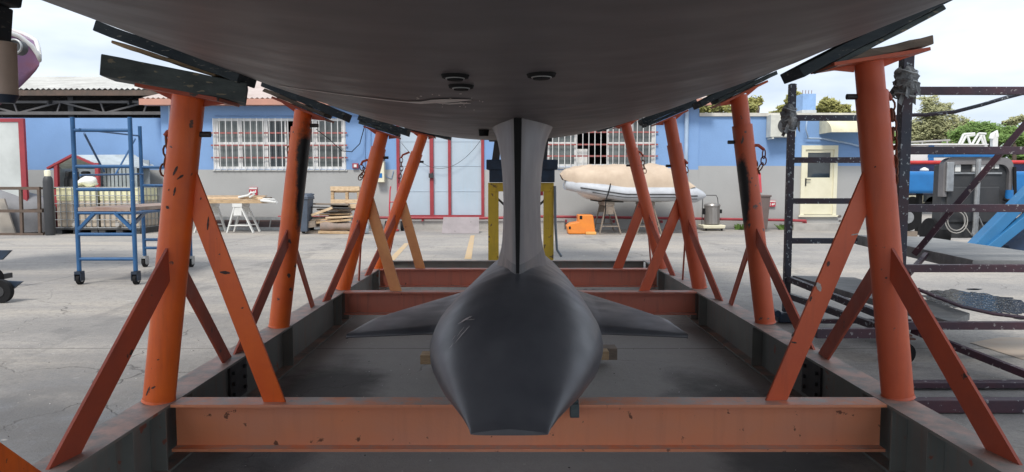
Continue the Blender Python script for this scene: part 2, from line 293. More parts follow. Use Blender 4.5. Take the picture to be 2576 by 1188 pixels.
# ---------------------------------------------------------------- mesh builder
class MB:
    def __init__(s): s.v = []; s.f = []; s.sm = []; s.mi = []; s.m = 0
    def add(s, vs, fs, smooth=False):
        o = len(s.v); s.v += [Vector(v) for v in vs]
        for f in fs: s.f.append([o + i for i in f]); s.sm.append(smooth); s.mi.append(s.m)
        return s
    def box(s, x0, x1, y0, y1, z0, z1):
        x0, x1 = sorted((x0, x1)); y0, y1 = sorted((y0, y1)); z0, z1 = sorted((z0, z1))
        return s.add([(x0, y0, z0), (x1, y0, z0), (x1, y1, z0), (x0, y1, z0), (x0, y0, z1), (x1, y0, z1), (x1, y1, z1), (x0, y1, z1)],
                     [(0, 3, 2, 1), (4, 5, 6, 7), (0, 1, 5, 4), (1, 2, 6, 5), (2, 3, 7, 6), (3, 0, 4, 7)])
    def hexa(s, a, b):      # a: 4 bottom points, b: 4 top points, counter-clockwise
        return s.add(list(a) + list(b), [(0, 3, 2, 1), (4, 5, 6, 7), (0, 1, 5, 4), (1, 2, 6, 5), (2, 3, 7, 6), (3, 0, 4, 7)])
    def prism(s, poly, ext):
        n = len(poly); e = Vector(ext); a = [Vector(p) for p in poly]; b = [p + e for p in a]
        return s.add(a + b, [tuple(range(n))[::-1], tuple(range(n, 2 * n))] + [(i, (i + 1) % n, n + (i + 1) % n, n + i) for i in range(n)])
    def tube(s, p, q, r0, r1=None, n=14, caps=True):
        p, q = Vector(p), Vector(q); r1 = r0 if r1 is None else r1; d = (q - p).normalized()
        u = d.orthogonal().normalized(); w_ = d.cross(u); a = []; b = []
        for i in range(n):
            t = 2 * math.pi * i / n; k = u * math.cos(t) + w_ * math.sin(t); a.append(p + k * r0); b.append(q + k * r1)
        s.add(a + b, [(i, (i + 1) % n, n + (i + 1) % n, n + i) for i in range(n)], True)
        if caps: s.add(a, [tuple(range(n))[::-1]]); s.add(b, [tuple(range(n))])
        return s
    def bar(s, p, q, wd, ht, up=(0, 0, 1)):      # rectangular bar between two points
        p, q = Vector(p), Vector(q); d = (q - p).normalized(); side = d.cross(Vector(up))
        if side.length < 1e-4: side = d.cross(Vector((0, 1, 0)))
        side.normalize(); u = side.cross(d).normalized(); a = side * wd / 2; b = u * ht / 2
        return s.hexa([p - a - b, p + a - b, q + a - b, q - a - b], [p - a + b, p + a + b, q + a + b, q - a + b])
    def path(s, pts, r, n=8, close=False):
        pts = [Vector(p) for p in pts]; rings = []; m = len(pts); u = None
        for i, p in enumerate(pts):
            d = (pts[(i + 1) % m] - pts[i - 1]) if close else (pts[min(i + 1, m - 1)] - pts[max(i - 1, 0)])
            d.normalize()
            u = d.orthogonal().normalized() if u is None else (u - d * u.dot(d)).normalized()
            w_ = d.cross(u); rr = r[i] if isinstance(r, (list, tuple)) else r
            rings.append([p + (u * math.cos(2 * math.pi * k / n) + w_ * math.sin(2 * math.pi * k / n)) * rr for k in range(n)])
        vs = [v for g in rings for v in g]; fs = []
        for i in range(m if close else m - 1):
            j = (i + 1) % m
            for k in range(n): fs.append((i * n + k, i * n + (k + 1) % n, j * n + (k + 1) % n, j * n + k))
        s.add(vs, fs, True)
        if not close: s.add(rings[0], [tuple(range(n))[::-1]]); s.add(rings[-1], [tuple(range(n))])
        return s
    def grid(s, rows, smooth=True, wrap=False):
        m, n = len(rows), len(rows[0]); fs = []
        for i in range(m - 1):
            for k in range(n if wrap else n - 1): fs.append((i * n + k, i * n + (k + 1) % n, (i + 1) * n + (k + 1) % n, (i + 1) * n + k))
        return s.add([v for r in rows for v in r], fs, smooth)
    def lathe(s, prof, c=(0, 0, 0), n=20, hard=False):
        c = Vector(c)
        if hard:
            for a_, b_ in zip(prof, prof[1:]): s.lathe([a_, b_], c, n)
            return s
        return s.grid([[c + Vector((r * math.cos(2 * math.pi * k / n), r * math.sin(2 * math.pi * k / n), z)) for k in range(n)] for r, z in prof][::1], True, True)
    def disc(s, c, r, ax, th, n=18):
        c = Vector(c); a = Vector(ax).normalized() * th / 2; return s.tube(c - a, c + a, r, r, n)
    def build(s, name, m, parent=None, org=None, bevel=0., bseg=2, fix=True):
        me = bpy.data.meshes.new(name); o = bpy.data.objects.new(name, me); C.objects.link(o)
        off = Vector(org) if org is not None else Vector((0, 0, 0))
        me.from_pydata([v - off for v in s.v], [], s.f)
        for mm in (m if isinstance(m, (list, tuple)) else [m]): me.materials.append(mm)
        me.polygons.foreach_set('use_smooth', s.sm); me.polygons.foreach_set('material_index', s.mi); me.update()
        if fix:
            bm = bmesh.new(); bm.from_mesh(me); bmesh.ops.recalc_face_normals(bm, faces=bm.faces); bm.to_mesh(me); bm.free()
        if parent is not None: o.parent = parent
        elif org is not None: o.location = off
        if bevel:
            b = o.modifiers.new("bevel", 'BEVEL'); b.width = bevel; b.segments = bseg; b.limit_method = 'ANGLE'; b.angle_limit = R(40)
        return o
def tag(o, label=None, cat=None, group=None, kind=None):
    if label: o['label'] = label
    if cat: o['category'] = cat
    if group: o['group'] = group
    if kind: o['kind'] = kind
    return o
class Thing:
    """an Empty at the base of a thing; parts are given in world metres and stored relative to it"""
    def __init__(s, name, label, cat, loc, group=None):
        s.o = bpy.data.objects.new(name, None); C.objects.link(s.o); s.o.location = loc; s.loc = Vector(loc); s.o.empty_display_size = .2
        tag(s.o, label, cat, group)
    def part(s, name, mb, m, parent=None, label=None, **k):
        o = mb.build(name, m, parent or s.o, s.loc, **k)
        if label: o['label'] = label
        return o
def single(name, mb, m, label, cat, org, group=None, **k):
    return tag(mb.build(name, m, None, org, **k), label, cat, group)
def struct(name, mb, m, **k):
    return tag(mb.build(name, m, **k), kind='structure')
# ================================================================ ground
g = MB()
xs = [-400, -60, -20, -8, -4, -2, 0, 2, 4, 8, 20, 60, 400]; ys = [-60, -10, 0, 2, 4, 8, 14, 22, 40, 90, 300, 900]
g.grid([[(x, y, 0) for x in xs] for y in ys], False)
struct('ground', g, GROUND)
PAINTY = mat("worn_yellow_road_paint", (.62, .40, .16), .8, col2=(.42, .36, .29), nscale=5, amt=.9)
m_ = MB()
for (a, b, c, d) in (((975, 655), (992, 655), (1030, 612), (1018, 612)), ((1168, 652), (1186, 652), (1194, 592), (1184, 592))):
    m_.add([Z(*q, .004) for q in (a, b, c, d)], [(0, 1, 2, 3)])
struct('painted_bay_line', m_, PAINTY)
m_ = MB(); m_.add([Z(*q, .004) for q in ((2440, 862), (2576, 905), (2640, 880), (2640, 852), (2520, 848))], [(0, 1, 2, 3, 4)])
struct('ochre_ground_stain', m_, mat("ochre_spill", (.48, .36, .26), .85, col2=(.44, .39, .33), nscale=3, amt=.8))
# rain puddle
pc = [Z(*q, .004) for q in ((2312, 745), (2330, 731), (2390, 727), (2440, 733), (2500, 741), (2560, 752), (2600, 775), (2576, 792), (2510, 786), (2430, 778), (2360, 768))]
pm = bpy.data.materials.new("puddle_water"); pm.use_nodes = True; b_ = pm.node_tree.nodes['Principled BSDF']
b_.inputs['Base Color'].default_value = (.03, .032, .035, 1); b_.inputs['Roughness'].default_value = .03; b_.inputs['Specular IOR Level'].default_value = .8
tn = pm.node_tree.nodes.new("ShaderNodeTexNoise"); tn.inputs['Scale'].default_value = 17; tn.inputs['Detail'].default_value = 3
bp_ = pm.node_tree.nodes.new("ShaderNodeBump"); bp_.inputs['Strength'].default_value = 1; bp_.inputs['Distance'].default_value = .3
gg = pm.node_tree.nodes.new("ShaderNodeNewGeometry"); pm.node_tree.links.new(gg.outputs['Position'], tn.inputs['Vector'])
pm.node_tree.links.new(tn.outputs['Fac'], bp_.inputs['Height']); pm.node_tree.links.new(bp_.outputs['Normal'], b_.inputs['Normal'])
m_ = MB(); rp = random.Random(2); pc2 = []
for a_, b_2 in zip(pc, pc[1:] + pc[:1]):
    for k_ in range(7): v_ = a_.lerp(b_2, k_ / 7); cx_ = sum((p.x for p in pc), 0) / len(pc); cy_ = sum((p.y for p in pc), 0) / len(pc); f_ = rp.uniform(.84, 1.06); pc2.append(Vector((cx_ + (v_.x - cx_) * f_, cy_ + (v_.y - cy_) * f_, .004)))
m_.add([(cx_, cy_, .004)] + pc2, [(0, i + 1, (i + 1) % len(pc2) + 1) for i in range(len(pc2))])
for _ in range(26):
    c_ = rp.choice(pc2); ox, oy = rp.gauss(0, .22), rp.gauss(0, .25); s_ = rp.uniform(.02, .08); m_.add([(c_.x + ox + s_ * math.cos(t_) * rp.uniform(.7, 1.5), c_.y + oy + s_ * math.sin(t_) * rp.uniform(.5, 1), .0045) for t_ in (0, 1, 2, 3, 4, 5)], [(0, 1, 2, 3, 4, 5)])
struct('puddle', m_, pm)

# ================================================================ racing yacht
XC = .04
Z0 = [(-3, 1.68), (0, 1.56), (1.5, 1.53), (3.1, 1.522), (4.8, 1.565), (6.4, 1.63), (8, 1.735), (9.5, 1.95), (11, 2.4), (12, 2.85)]
BH = [(-3, 2.35), (0, 2.6), (3, 2.72), (5, 2.6), (7, 2.15), (9, 1.4), (10.5, .8), (12, .06)]
KH = [(-3, .12), (1, .145), (3, .166), (5, .160), (6.4, .150), (8, .135), (10, .2), (12, .3)]
def hull_z(x, y):
    u = abs(x - XC); B = interp(y, BH); z = interp(y, Z0) + interp(y, KH) * (math.sqrt(u * u + .16) - .4) * (u + .25) * 1.05 + .026 * x
    s = (u / B - .80) / .20
    if s > 0: z += (3.3 + .05 * y - z) * min(1, s) ** 2.6
    return z
def hull_slope(x, y): return (hull_z(x + .05, y) - hull_z(x - .05, y)) / .1
def hit(px, py, test, d0=.6, d1=9, st=.01, back=.003):
    r = ray(px, py); t = d0
    while t < d1:
        p = Vector((r[0] * t, r[1] * t, EYE + r[2] * t))
        if test(p): return p - Vector(r) * back
        t += st if t < d1 - .02 else .01
    return Vector((r[0] * d1, r[1] * d1, EYE + r[2] * d1))
def hhit(px, py):
    a = hit(px, py, lambda p: p.z > hull_z(p.x, p.y), .6, 9, .004, .0); a.z = hull_z(a.x, a.y) - .0035; return a
yacht = Thing('racing_yacht', 'dark grey racing yacht underside with winged keel resting above the orange cradle', 'yacht', (XC, 3.0, .3))
rows = []
NY, NX = 130, 81
for j in range(NY + 1):
    y = -3 + 15 * j / NY; B = interp(y, BH)
    us = [math.copysign(abs(t) ** .8, t) for t in [(-1 + 2 * i / (NX - 1)) for i in range(NX)]]
    rows.append([(XC + B * u, y, hull_z(XC + B * u * .99999, y)) for u in us])
hb = MB(); hb.grid(rows, True)
hb.add([rows[0][i] for i in range(NX)], [tuple(range(NX))])                                  # transom
hb.add([r[0] for r in rows] + [r[-1] for r in rows][::-1], [tuple(range(2 * (NY + 1)))])     # deck
hb.m = 1
def ribbon(mb, pts, wd, fn, off=.0):
    """irregular scratch lying on a surface; pts and widths as seen"""
    for (a, wa), (b, wb) in zip(zip(pts, wd), zip(pts[1:], wd[1:])):
        q = [fn(a[0], a[1] - wa / 2), fn(b[0], b[1] - wb / 2), fn(b[0], b[1] + wb / 2), fn(a[0], a[1] + wa / 2)]
        mb.add(q, [(0, 1, 2, 3)])
ribbon(hb, [(700, 214), (722, 217), (760, 223), (800, 228), (845, 234), (885, 239), (942, 246), (976, 250), (1027, 255), (1058, 256), (1085, 253), (1112, 252), (1150, 250), (1186, 249)],
       [.4, .8, .9, 1.2, 1.2, 1.3, 2, 2.4, 2.6, 6, 9, 10, 7, 1], hhit)
ribbon(hb, [(1100, 257), (1130, 259), (1160, 257), (1184, 258)], [1, 3, 4, 1], hhit)
for _ in range(26):
    x = random.uniform(1040, 1240); y = random.gauss(250, 9); l = random.uniform(1.5, 6); ribbon(hb, [(x, y), (x + l, y + random.uniform(-.5, .5))], [1.4, 1.4], hhit)
hull = yacht.part('hull', hb, [HULL, SCRH], fix=False)
# through-hull fittings
for (px, py, wpx) in ((1145, 189, 72), (1160, 215, 66), (1362, 186, 76)):
    c = hhit(px, py); r = wpx / 2 * c.y / FPX; sl = math.atan(hull_slope(c.x, c.y)); nrm = Vector((math.sin(sl), 0, -math.cos(sl)))
    f = MB(); f.tube(c - nrm * .01, c + nrm * .004, r * 1.04, r * .90, 28); f.tube(c + nrm * .003, c + nrm * .010, r * .62, r * .54, 24)
    o = yacht.part('through_hull_fitting', f, BLK, bevel=.003)
    rm = MB(); rm.path([c + nrm * .005 + (Vector((math.cos(t), 0, math.sin(t) * 0)) * r * .62 + Vector((0, math.sin(t), 0)) * r * .62) for t in [2 * math.pi * k / 28 for k in range(28)]], .0022, 5, True)
    yacht.part('flange_ring', rm, STEEL, parent=o)
c = hhit(1217, 327); f = MB(); f.tube(c + Vector((0, 0, .02)), c + Vector((0, 0, -.03)), .032, .026, 20); yacht.part('speed_sensor', f, BLK)

# keel bulb
BT = [(2.19, .122, .004, .464), (2.23, .131, .013, .469), (2.3, .160, .038, .488), (2.4, .209, .078, .514), (2.5, .254, .118, .534), (2.6, .289, .156, .550), (2.75, .332, .208, .565),
      (2.9, .357, .250, .575), (3.05, .364, .279, .580), (3.25, .358, .288, .580), (3.45, .352, .284, .580), (3.8, .342, .266, .580), (4.2, .318, .25, .58), (4.7, .280, .225, .58),
      (5.3, .225, .19, .58), (5.9, .155, .14, .58), (6.3, .09, .085, .58), (6.5, .045, .045, .58), (6.58, .004, .004, .58)]
def binter(y, k):
    t = [(r[0], r[k]) for r in BT]
    for (a, va), (b, vb) in zip(t, t[1:]):
        if y <= b: return va + (vb - va) * max(0, (y - a)) / (b - a)
    return t[-1][1]
def bxc(y): return -.008 + .038 * (y - 2.2) - .006 * max(0, y - 3.4) ** 1.5
def sup(v, n): return math.copysign(abs(v) ** (2 / n), v)
NT=[(2.19,2.6),(2.4,2.25),(2.7,1.95),(2.9,1.78),(3.1,1.68),(3.4,1.62),(4,1.6),(5,1.8),(6.6,2)]
def nexp(y):
    for (a, va), (b, vb) in zip(NT, NT[1:]):
        if y <= b: return va + (vb - va) * max(0, (y - a)) / (b - a)
    return 2
def bulb_pt(y, th):
    a, b, zc = binter(y, 1), binter(y, 2), binter(y, 3); k = min(1, max(0, (y - 2.2) / .9)); n = nexp(y) if math.sin(th)>0 else max(2.0,nexp(y))
    c, s = math.cos(th), math.sin(th); crown = (1 - abs(c)) * .012 * (1 - k)
    return Vector((bxc(y) + a * sup(c, n), y, zc + b * sup(s, n) + crown - (.012 * (1 - k) if s < 0 else 0) * (1 - abs(c))))
ysb = [2.19, 2.20, 2.215, 2.23, 2.26, 2.3] + [2.35 + .05 * i for i in range(26)] + [3.7 + .15 * i for i in range(17)] + [6.2, 6.3, 6.4, 6.5, 6.55, 6.58]
bb = MB(); NB = 72
bb.grid([[bulb_pt(y, 2 * math.pi * k / NB) for k in range(NB)] for y in ysb], True, True)
bb.add([bulb_pt(2.19, 2 * math.pi * k / NB) for k in range(NB)], [tuple(range(NB))])
def in_bulb(p):
    if not 2.19 < p.y < 6.5: return False
    a, b, zc = binter(p.y, 1), binter(p.y, 2), binter(p.y, 3); n = nexp(p.y) if p.z > zc else max(2.0, nexp(p.y))
    return (abs((p.x - bxc(p.y)) / a) ** n + abs((p.z - zc) / b) ** n) < 1
# fillet between bulb and fin, and the fin itself
Y_TE, Y_LE = 3.05, 4.95
def foil(z, tmax, y0=Y_TE, y1=Y_LE, te=.011, n=22):
    L_ = []; R_ = []
    for i in range(n + 1):
        s = 1 - math.cos(math.pi / 2 * i / n * 1.0) if False else i / n
        y = y0 + (y1 - y0) * s
        t = te + (tmax - te) * math.sin(math.pi * s) ** .85 if s < .5 else tmax * math.sqrt(max(0, 1 - ((s - .5) / .5) ** 2))
        xc = bxc(y); L_.append(Vector((xc - t, y, z))); R_.append(Vector((xc + t, y, z)))
    return L_ + R_[::-1]
TH = [(.76, .150), (.80, .140), (.84, .130), (.87, .121), (.90, .114), (.94, .108), (1.0, .104), (1.1, .101), (1.2, .102), (1.28, .106), (1.36, .113), (1.42, .123), (1.47, .133), (1.51, .146), (1.56, .17), (1.62, .21)]
fl = MB(); fl.grid([foil(z, t, Y_TE, Y_LE + max(0, .94 - z) * .8) for z, t in TH if z <= .905], True, True)
bb.v_off = 0
bb.add(fl.v, fl.f, True)
bb.m = 1
def bhit(px, py): return hit(px, py, in_bulb, 2.0, 5, .004, .004) + Vector((0, -.002, .005))
for (a, b, wd) in (((1143, 868), (1176, 828), 2.6), ((1150, 850), (1168, 826), 2), ((1160, 812), (1188, 798), 4), ((1152, 818), (1182, 800), 2), ((1138, 858), (1146, 846), 1.6), ((1166, 842), (1182, 822), 1.5),
                   ((1170, 808), (1194, 806), 1.2), ((1130, 880), (1140, 866), 1.2), ((1180, 797), (1186, 806), 1.5)):
    mid = ((a[0] + b[0]) / 2 + random.uniform(-1, 1), (a[1] + b[1]) / 2 + random.uniform(-1, 1)); ribbon(bb, [a, mid, b], [.4, wd, .5], bhit)
bulb = yacht.part('keel_bulb', bb, [BULB, SCR], fix=False)
fn = MB(); fn.grid([foil(z, t) for z, t in TH if z >= .895], True, True)
fin = yacht.part('keel_fin', fn, FIN, fix=False)
te = MB(); n = 12
te.grid([[Vector((bxc(3.05) + sx * (.0070 + .0100 * max(0, (z - .86) / .66)), yy, z)) for sx, yy in ((-1, 3.062), (-1, 3.040), (1, 3.040), (1, 3.062))] for z in [.862 + .66 * i / n for i in range(n + 1)]], False, True)
yacht.part('trim_tab_gap_seal', te, BLK, parent=fin)
# wings
LEp = [(168, 736), (235, 757), (300, 778), (350, 795), (392, 812), (412, 827), (424, 842)]
LE = [(v.x - bxc(v.y), v.y) for v in (Z(1302 + a, b, .6) for a, b in LEp)]
xt = LE[-1][0]; yt = LE[-1][1]
TE0, TE1 = Z(1302, 836, .60).y, Z(1302, 847, .60).y
for s in (-1, 1):
    rows = []
    xs_ = [.22] + [LE[0][0]] + [LE[0][0] + (xt - LE[0][0]) * i / 14 for i in range(1, 15)]
    for x in xs_:
        if x <= LE[0][0]: yle = LE[0][1] + (LE[0][0] - x) * .9
        else:
            for (a, va), (b, vb) in zip(LE, LE[1:]):
                if x <= b + 1e-6: yle = va + (vb - va) * (x - a) / (b - a); break
        k = (x - .30) / (xt - .30); yte = TE0 + (TE1 - TE0) * max(0, k)
        yte -= .035 * max(0, (.40 - x) / .10) ** 2
        if x > xt - .001: yle = yte + .012
        ch = yle - yte; th = max(.004, .052 * (1 - max(0, k)) * min(1, ch / .5) + .012) + .06 * max(0, (.41 - x) / .14) ** 2
        sec = []
        for i in range(11):
            q = i / 10; sec.append((q, .006 + th * .5 * math.sin(math.pi * min(1, q ** .9)) ** .8 if 0 < q < 1 else (.006 if q == 0 else 0)))
        zc = .598; X = lambda y: bxc(y) + s * x
        top = [Vector((X(yte + ch * q), yte + ch * q, zc + t)) for q, t in sec]; bot = [Vector((X(yte + ch * q), yte + ch * q, zc - t * .8)) for q, t in sec[::-1]]
        rows.append(top + bot)
    wm = MB(); wm.grid(rows, True, True); wm.add(rows[-1], [tuple(range(22))])
    if s < 0:
        wm.m = 1
        def wh(px, py):
            p = Z(px, py, .592); return p
        for _ in range(20):
            x = random.uniform(900, 1010); y = 846 - random.random() ** 2 * 16 - max(0, (930 - x)) * -.05; l = random.uniform(2, 7); ribbon(wm, [(x, y), (x + l, y)], [1.2, .8], wh)
    yacht.part('keel_wing', wm, [BULB, SCR], fix=True, label='keel wing with chipped white tip' if s < 0 else None)

# ================================================================ boat cradle
cr_ = Thing('boat_cradle', 'orange steel cradle of long rails, crossbeams and leaning props under the yacht', 'boat cradle', (0.07, 5.0, 0))
XL, XR, TOP = -1.545, 1.688, .30
def ibeam(mb, p, q, H, W, tf=.012, tw=.009):
    """I section between two points on the top face centre line (horizontal)"""
    p, q = Vector(p), Vector(q); d = (q - p).normalized()
    for (dz0, dz1, wd) in ((0, -tf, W), (-tf, -(H - tf), tw), (-(H - tf), -H, W)):
        c0 = p + Vector((0, 0, (dz0 + dz1) / 2)); c1 = q + Vector((0, 0, (dz0 + dz1) / 2)); mb.bar(c0, c1, wd, dz0 - dz1)
    return mb
rails = {}
for sx, X in ((-1, XL), (1, XR)):
    r = MB(); ibeam(r, (X, .6, TOP), (X, 8.76, TOP), .292, .15)
    rails[sx] = cr_.part('side_rail', r, RAIL)
    for y in (2.72, 2.98, 3.24, 4.75, 6.12, 6.4, 7.85, 8.6):
        q = MB(); q.box(X - sx * .0052, X - sx * .072, y - .005, y + .005, .021, .2865); cr_.part('stiffener_plate', q, RAIL, parent=rails[sx])
    y = 3.93; q = MB(); q.box(X - sx * .0055, X - sx * .018, y - .12, y + .12, .05, .26)
    for yy in (-.08, .08):
        for zz in (.09, .15, .21): q.tube((X - sx * .017, y + yy, zz), (X - sx * .032, y + yy, zz), .012, .012, 6)
    cr_.part('splice_plate', q, DSTEEL, parent=rails[sx])
for (y, H, W, mm, lab) in ((3.066, .208, .11, BEAM, 'salmon front crossbeam'), (6.24, .20, .12, BEAM2, None), (7.91, .20, .12, BEAM2, None), (8.72, .18, .08, RAIL, 'grey end crossbeam')):
    b = MB(); ibeam(b, (XL + .0765, y, TOP - .001), (XR - .0765, y, TOP - .001), H, W); cr_.part('crossbeam', b, mm, label=lab)

def link_chain(pts, r=.013, wire=.0035):
    pts = [Vector(p) for p in pts]; m = MB(); Ls = [0]
    for a, b in zip(pts, pts[1:]): Ls.append(Ls[-1] + (b - a).length)
    def at(s):
        for i, (l0, l1) in enumerate(zip(Ls, Ls[1:])):
            if s <= l1: return pts[i].lerp(pts[i + 1], (s - l0) / max(1e-6, l1 - l0)), (pts[i + 1] - pts[i]).normalized()
        return pts[-1], (pts[-1] - pts[-2]).normalized()
    pitch = r * 2.5; n = int(Ls[-1] / pitch); k0 = random.random() * 3
    for k in range(n):
        c, d = at((k + .5) * pitch); u = d.orthogonal().normalized(); v = d.cross(u); ang = k0 + k * math.pi / 2 + random.uniform(-.2, .2)
        sd_ = u * math.cos(ang) + v * math.sin(ang)
        m.path([c + d * math.cos(t) * r * 1.7 + sd_ * math.sin(t) * r for t in [2 * math.pi * i / 10 for i in range(10)]], wire, 5, True)
    return m
def gusset(mb, A, dirv, hz_top, hcut, Lx, wb, th=.012):
    """flat plate brace: A = post surface point at base height, dirv = horizontal direction it spreads in"""
    hcut = wb * (hz_top - TOP) / Lx; D = Vector(dirv).normalized(); s_ = D.cross(Vector((0, 0, 1))) * th
    a = Vector((A.x, A.y, 0)) ; zt = hz_top
    top = a + Vector((0, 0, zt)); low = a + Vector((0, 0, zt - hcut)); o2 = a + D * Lx + Vector((0, 0, TOP)); o1 = a + D * (Lx - wb) + Vector((0, 0, TOP))
    k1 = .05 / Lx; k2 = .095 / max(.05, Lx - wb); top = top + (top - o2) * k1; low = low + (low - o1) * k2; mb.prism([top - s_ / 2, o2 - s_ / 2, o1 - s_ / 2, low - s_ / 2], s_); return mb
def bez(a, b, sag, n=14):
    a, b = Vector(a), Vector(b); return [a.lerp(b, i / n) - Vector((0, 0, sag * 4 * (i / n) * (1 - i / n))) for i in range(n + 1)]

SCORCH = mat('bared_dark_steel', (.05, .035, .03), .7, col2=(.10, .05, .04), nscale=20); PALEM = mat('white_filler_smear', (.55, .52, .48), .7, col2=(.35, .28, .25), nscale=40)
PADG = 'timber packing between the props and the hull'
def prop(base, top, y, mats, step=None, near=None, far=None, inner=None, pads=(), pin=None, chain=None, rs=.066, ri=.056, platelen=.34, lab=None, plateslope=None, scuffs=(), bscuffs=()):
    """one telescopic prop of the cradle: lower tube, upper tube, head plate, braces, pin, chain; plus the loose timber on top of it"""
    side = -1 if base[0] < 1288 else 1
    B = Z(*base, TOP); B = Vector((B.x, y, TOP)); Tt = P(*top, y)
    sl = hull_slope(Tt.x, y); ang = math.atan(sl); total = sum(p_[2] for p_ in pads)
    nrm = Vector((math.sin(ang), 0, -math.cos(ang)))       # pointing down from the hull
    depth = total + .004
    sx_ = Tt.x - nrm.x * depth; surf = Vector((sx_, y, hull_z(sx_, y)))
    plate_c = surf + nrm * (depth + .008)
    E_ = plate_c + nrm * .005; ax = (E_ - B).normalized(); Ln = (E_ - B).length
    zs = (P(step[0], step[1], y).z - TOP) / (E_.z - TOP) if step else 1.0
    t = MB(); S = B + ax * Ln * zs; t.tube(B - ax * .003, S, rs, rs, 28, False); 
    ring = MB()
    if step: t.tube(S - ax * .001, S, rs, ri, 28, False)
    for k_ in (.0,): t.tube(B + Vector((0, 0, .0)), B + ax * .012, rs + .005, rs + .001, 28, False)
    def scuff(mb, fn, lst):
        for sc_ in lst:
            px, py, ln_, an, wd = sc_[:5]; mb.m = 2 if len(sc_) > 5 else 1; n = 7; up_ = []; dn_ = []; ca_, sa_ = math.cos(R(an)), -math.sin(R(an))
            for i in range(n + 1):
                s_ = (i / n - .5) * ln_; hw = wd / 2 * math.sin(math.pi * (i + .4) / (n + .8)) ** .6 * random.uniform(.6, 1.15)
                up_.append(fn(px + ca_ * s_ - sa_ * hw, py + sa_ * s_ + ca_ * hw)); dn_.append(fn(px + ca_ * s_ + sa_ * hw, py + sa_ * s_ - ca_ * hw))
            mb.grid([up_, dn_], False)
        mb.m = 0
    def on_tube(px, py):
        p = P(px, py, y - rs); c = B + ax * ((p.z - TOP) / ax.z); dx = max(-rs * .98, min(rs * .98, p.x - c.x)); return Vector((c.x + dx, c.y - math.sqrt(rs * rs - dx * dx) - .0012, p.z))
    scuff(t, on_tube, scuffs)
    post = cr_.part('prop_tube', t, [mats[0], SCORCH, PALEM], label=lab)
    if step:
        u = MB(); u.tube(S - ax * .1, E_, ri, ri, 28, True); cr_.part('upper_tube', u, mats[1], parent=post)
    hp = MB(); ca, sa = math.cos(ang), math.sin(ang)
    ps = ang if plateslope is None else plateslope; tx = Vector((math.cos(ps), 0, math.sin(ps))); pn = Vector((math.sin(ps), 0, -math.cos(ps)))
    hp.hexa([plate_c + tx * (a * platelen / 2) + Vector((0, b * .12, 0)) + pn * .008 for a, b in ((-1, -1), (1, -1), (1, 1), (-1, 1))],
            [plate_c + tx * (a * platelen / 2) + Vector((0, b * .12, 0)) - pn * .006 for a, b in ((-1, -1), (1, -1), (1, 1), (-1, 1))])
    hp.m = 0
    for a in (-1, 1):      # small web under the head plate
        c0 = plate_c + pn * .008; hp.prism([c0 + tx * a * (ri + .002), c0 + tx * a * platelen * .45, c0 + tx * a * (ri + .002) + Vector((0, 0, -.03))], Vector((0, .01, 0)))
    cr_.part('head_plate', hp, mats[2], parent=post)
    # braces
    def ctr(z): return B + ax * ((z - TOP) / ax.z)
    if near:
        zt, hc, L_, wb, mm = near; c = ctr(zt); q = MB(); A = Vector((ctr((zt + TOP) / 2).x * .0 + B.x, c.y - rs * .9, 0)); 
        xt_ = c.x; D = Vector((B.x - xt_, -(L_), 0))
        gusset(q, Vector((xt_, c.y - rs * .85, 0)), D, zt, hc, D.length, wb); cr_.part('brace', q, mm, parent=post)
    if far:
        zt, hc, L_, wb, mm = far; c = ctr(zt); q = MB(); D = Vector((B.x - c.x, L_, 0))
        gusset(q, Vector((c.x, c.y + rs * .85, 0)), D, zt, hc, D.length, wb); cr_.part('brace', q, mm, parent=post)
    if inner:
        zt, hc, xe, wb, ye, mm = inner; c = ctr(zt); x0 = c.x - side * rs * .9; q = MB(); D = Vector((xe - x0, ye - c.y, 0))
        gusset(q, Vector((x0, c.y, 0)), D, zt, hc, D.length, wb)
        def on_brace(px, py):
            r_ = ray(px, py); pl = (c.y + (ye - c.y) * .5) - .0105; p = P(px, py, pl); kk = (p.x - x0) / (xe - x0); return P(px, py, c.y + (ye - c.y) * kk - .0075)
        scuff(q, on_brace, bscuffs); cr_.part('brace', q, [mm, SCORCH, PALEM], parent=post)
    if pin:
        zc, mm = pin; c = ctr(zc); q = MB(); q.tube(c, c + Vector((-side * (rs + .042), 0, 0)), .0125, .0125, 12); cr_.part('locking_pin', q, mm, parent=post)
    if chain:
        # bent hook rod and chain
        hook, cpts = chain; hk = [P(a, b, y - .02) for a, b in hook]; q = MB(); q.path(hk, .011, 8); cr_.part('chain_hook', q, mats[3], parent=post)
        cp = [P(a, b, y - .02) for a, b in cpts]; cr_.part('chain', link_chain(cp, .016 if y < 4 else .018, .0045), RUST, parent=post)
    # loose timber
    dn = 0.0
    for pad in pads:
        (Lp, Wp, Tp, dx, dy, yaw, mm, label) = pad[:8]; pa_ = pad[8] if len(pad) > 8 else ang
        if len(pad) > 8 and pad is pads[-1]: c = plate_c - pn * (.0065 + Tp / 2) + tx * dx + Vector((0, dy, 0))
        else: c = surf + nrm * (dn + Tp / 2 + .002) + Vector((math.cos(ang), 0, math.sin(ang))) * dx + Vector((0, dy, 0)); dn += Tp
        bm = bmesh.new(); bmesh.ops.create_cube(bm, size=1); bmesh.ops.scale(bm, vec=(Lp, Wp, Tp - .002), verts=bm.verts)
        bmesh.ops.subdivide_edges(bm, edges=[e for e in bm.edges if abs((e.verts[0].co - e.verts[1].co).x) > .01], cuts=7, use_grid_fill=True)
        for v in bm.verts: v.co.z += random.uniform(-.003, .0015) ; v.co.y += random.uniform(-.004, .004); v.co.x += random.uniform(-.003, .003)
        me = bpy.data.meshes.new('timber_block'); bm.to_mesh(me); bm.free(); me.materials.append(mm)
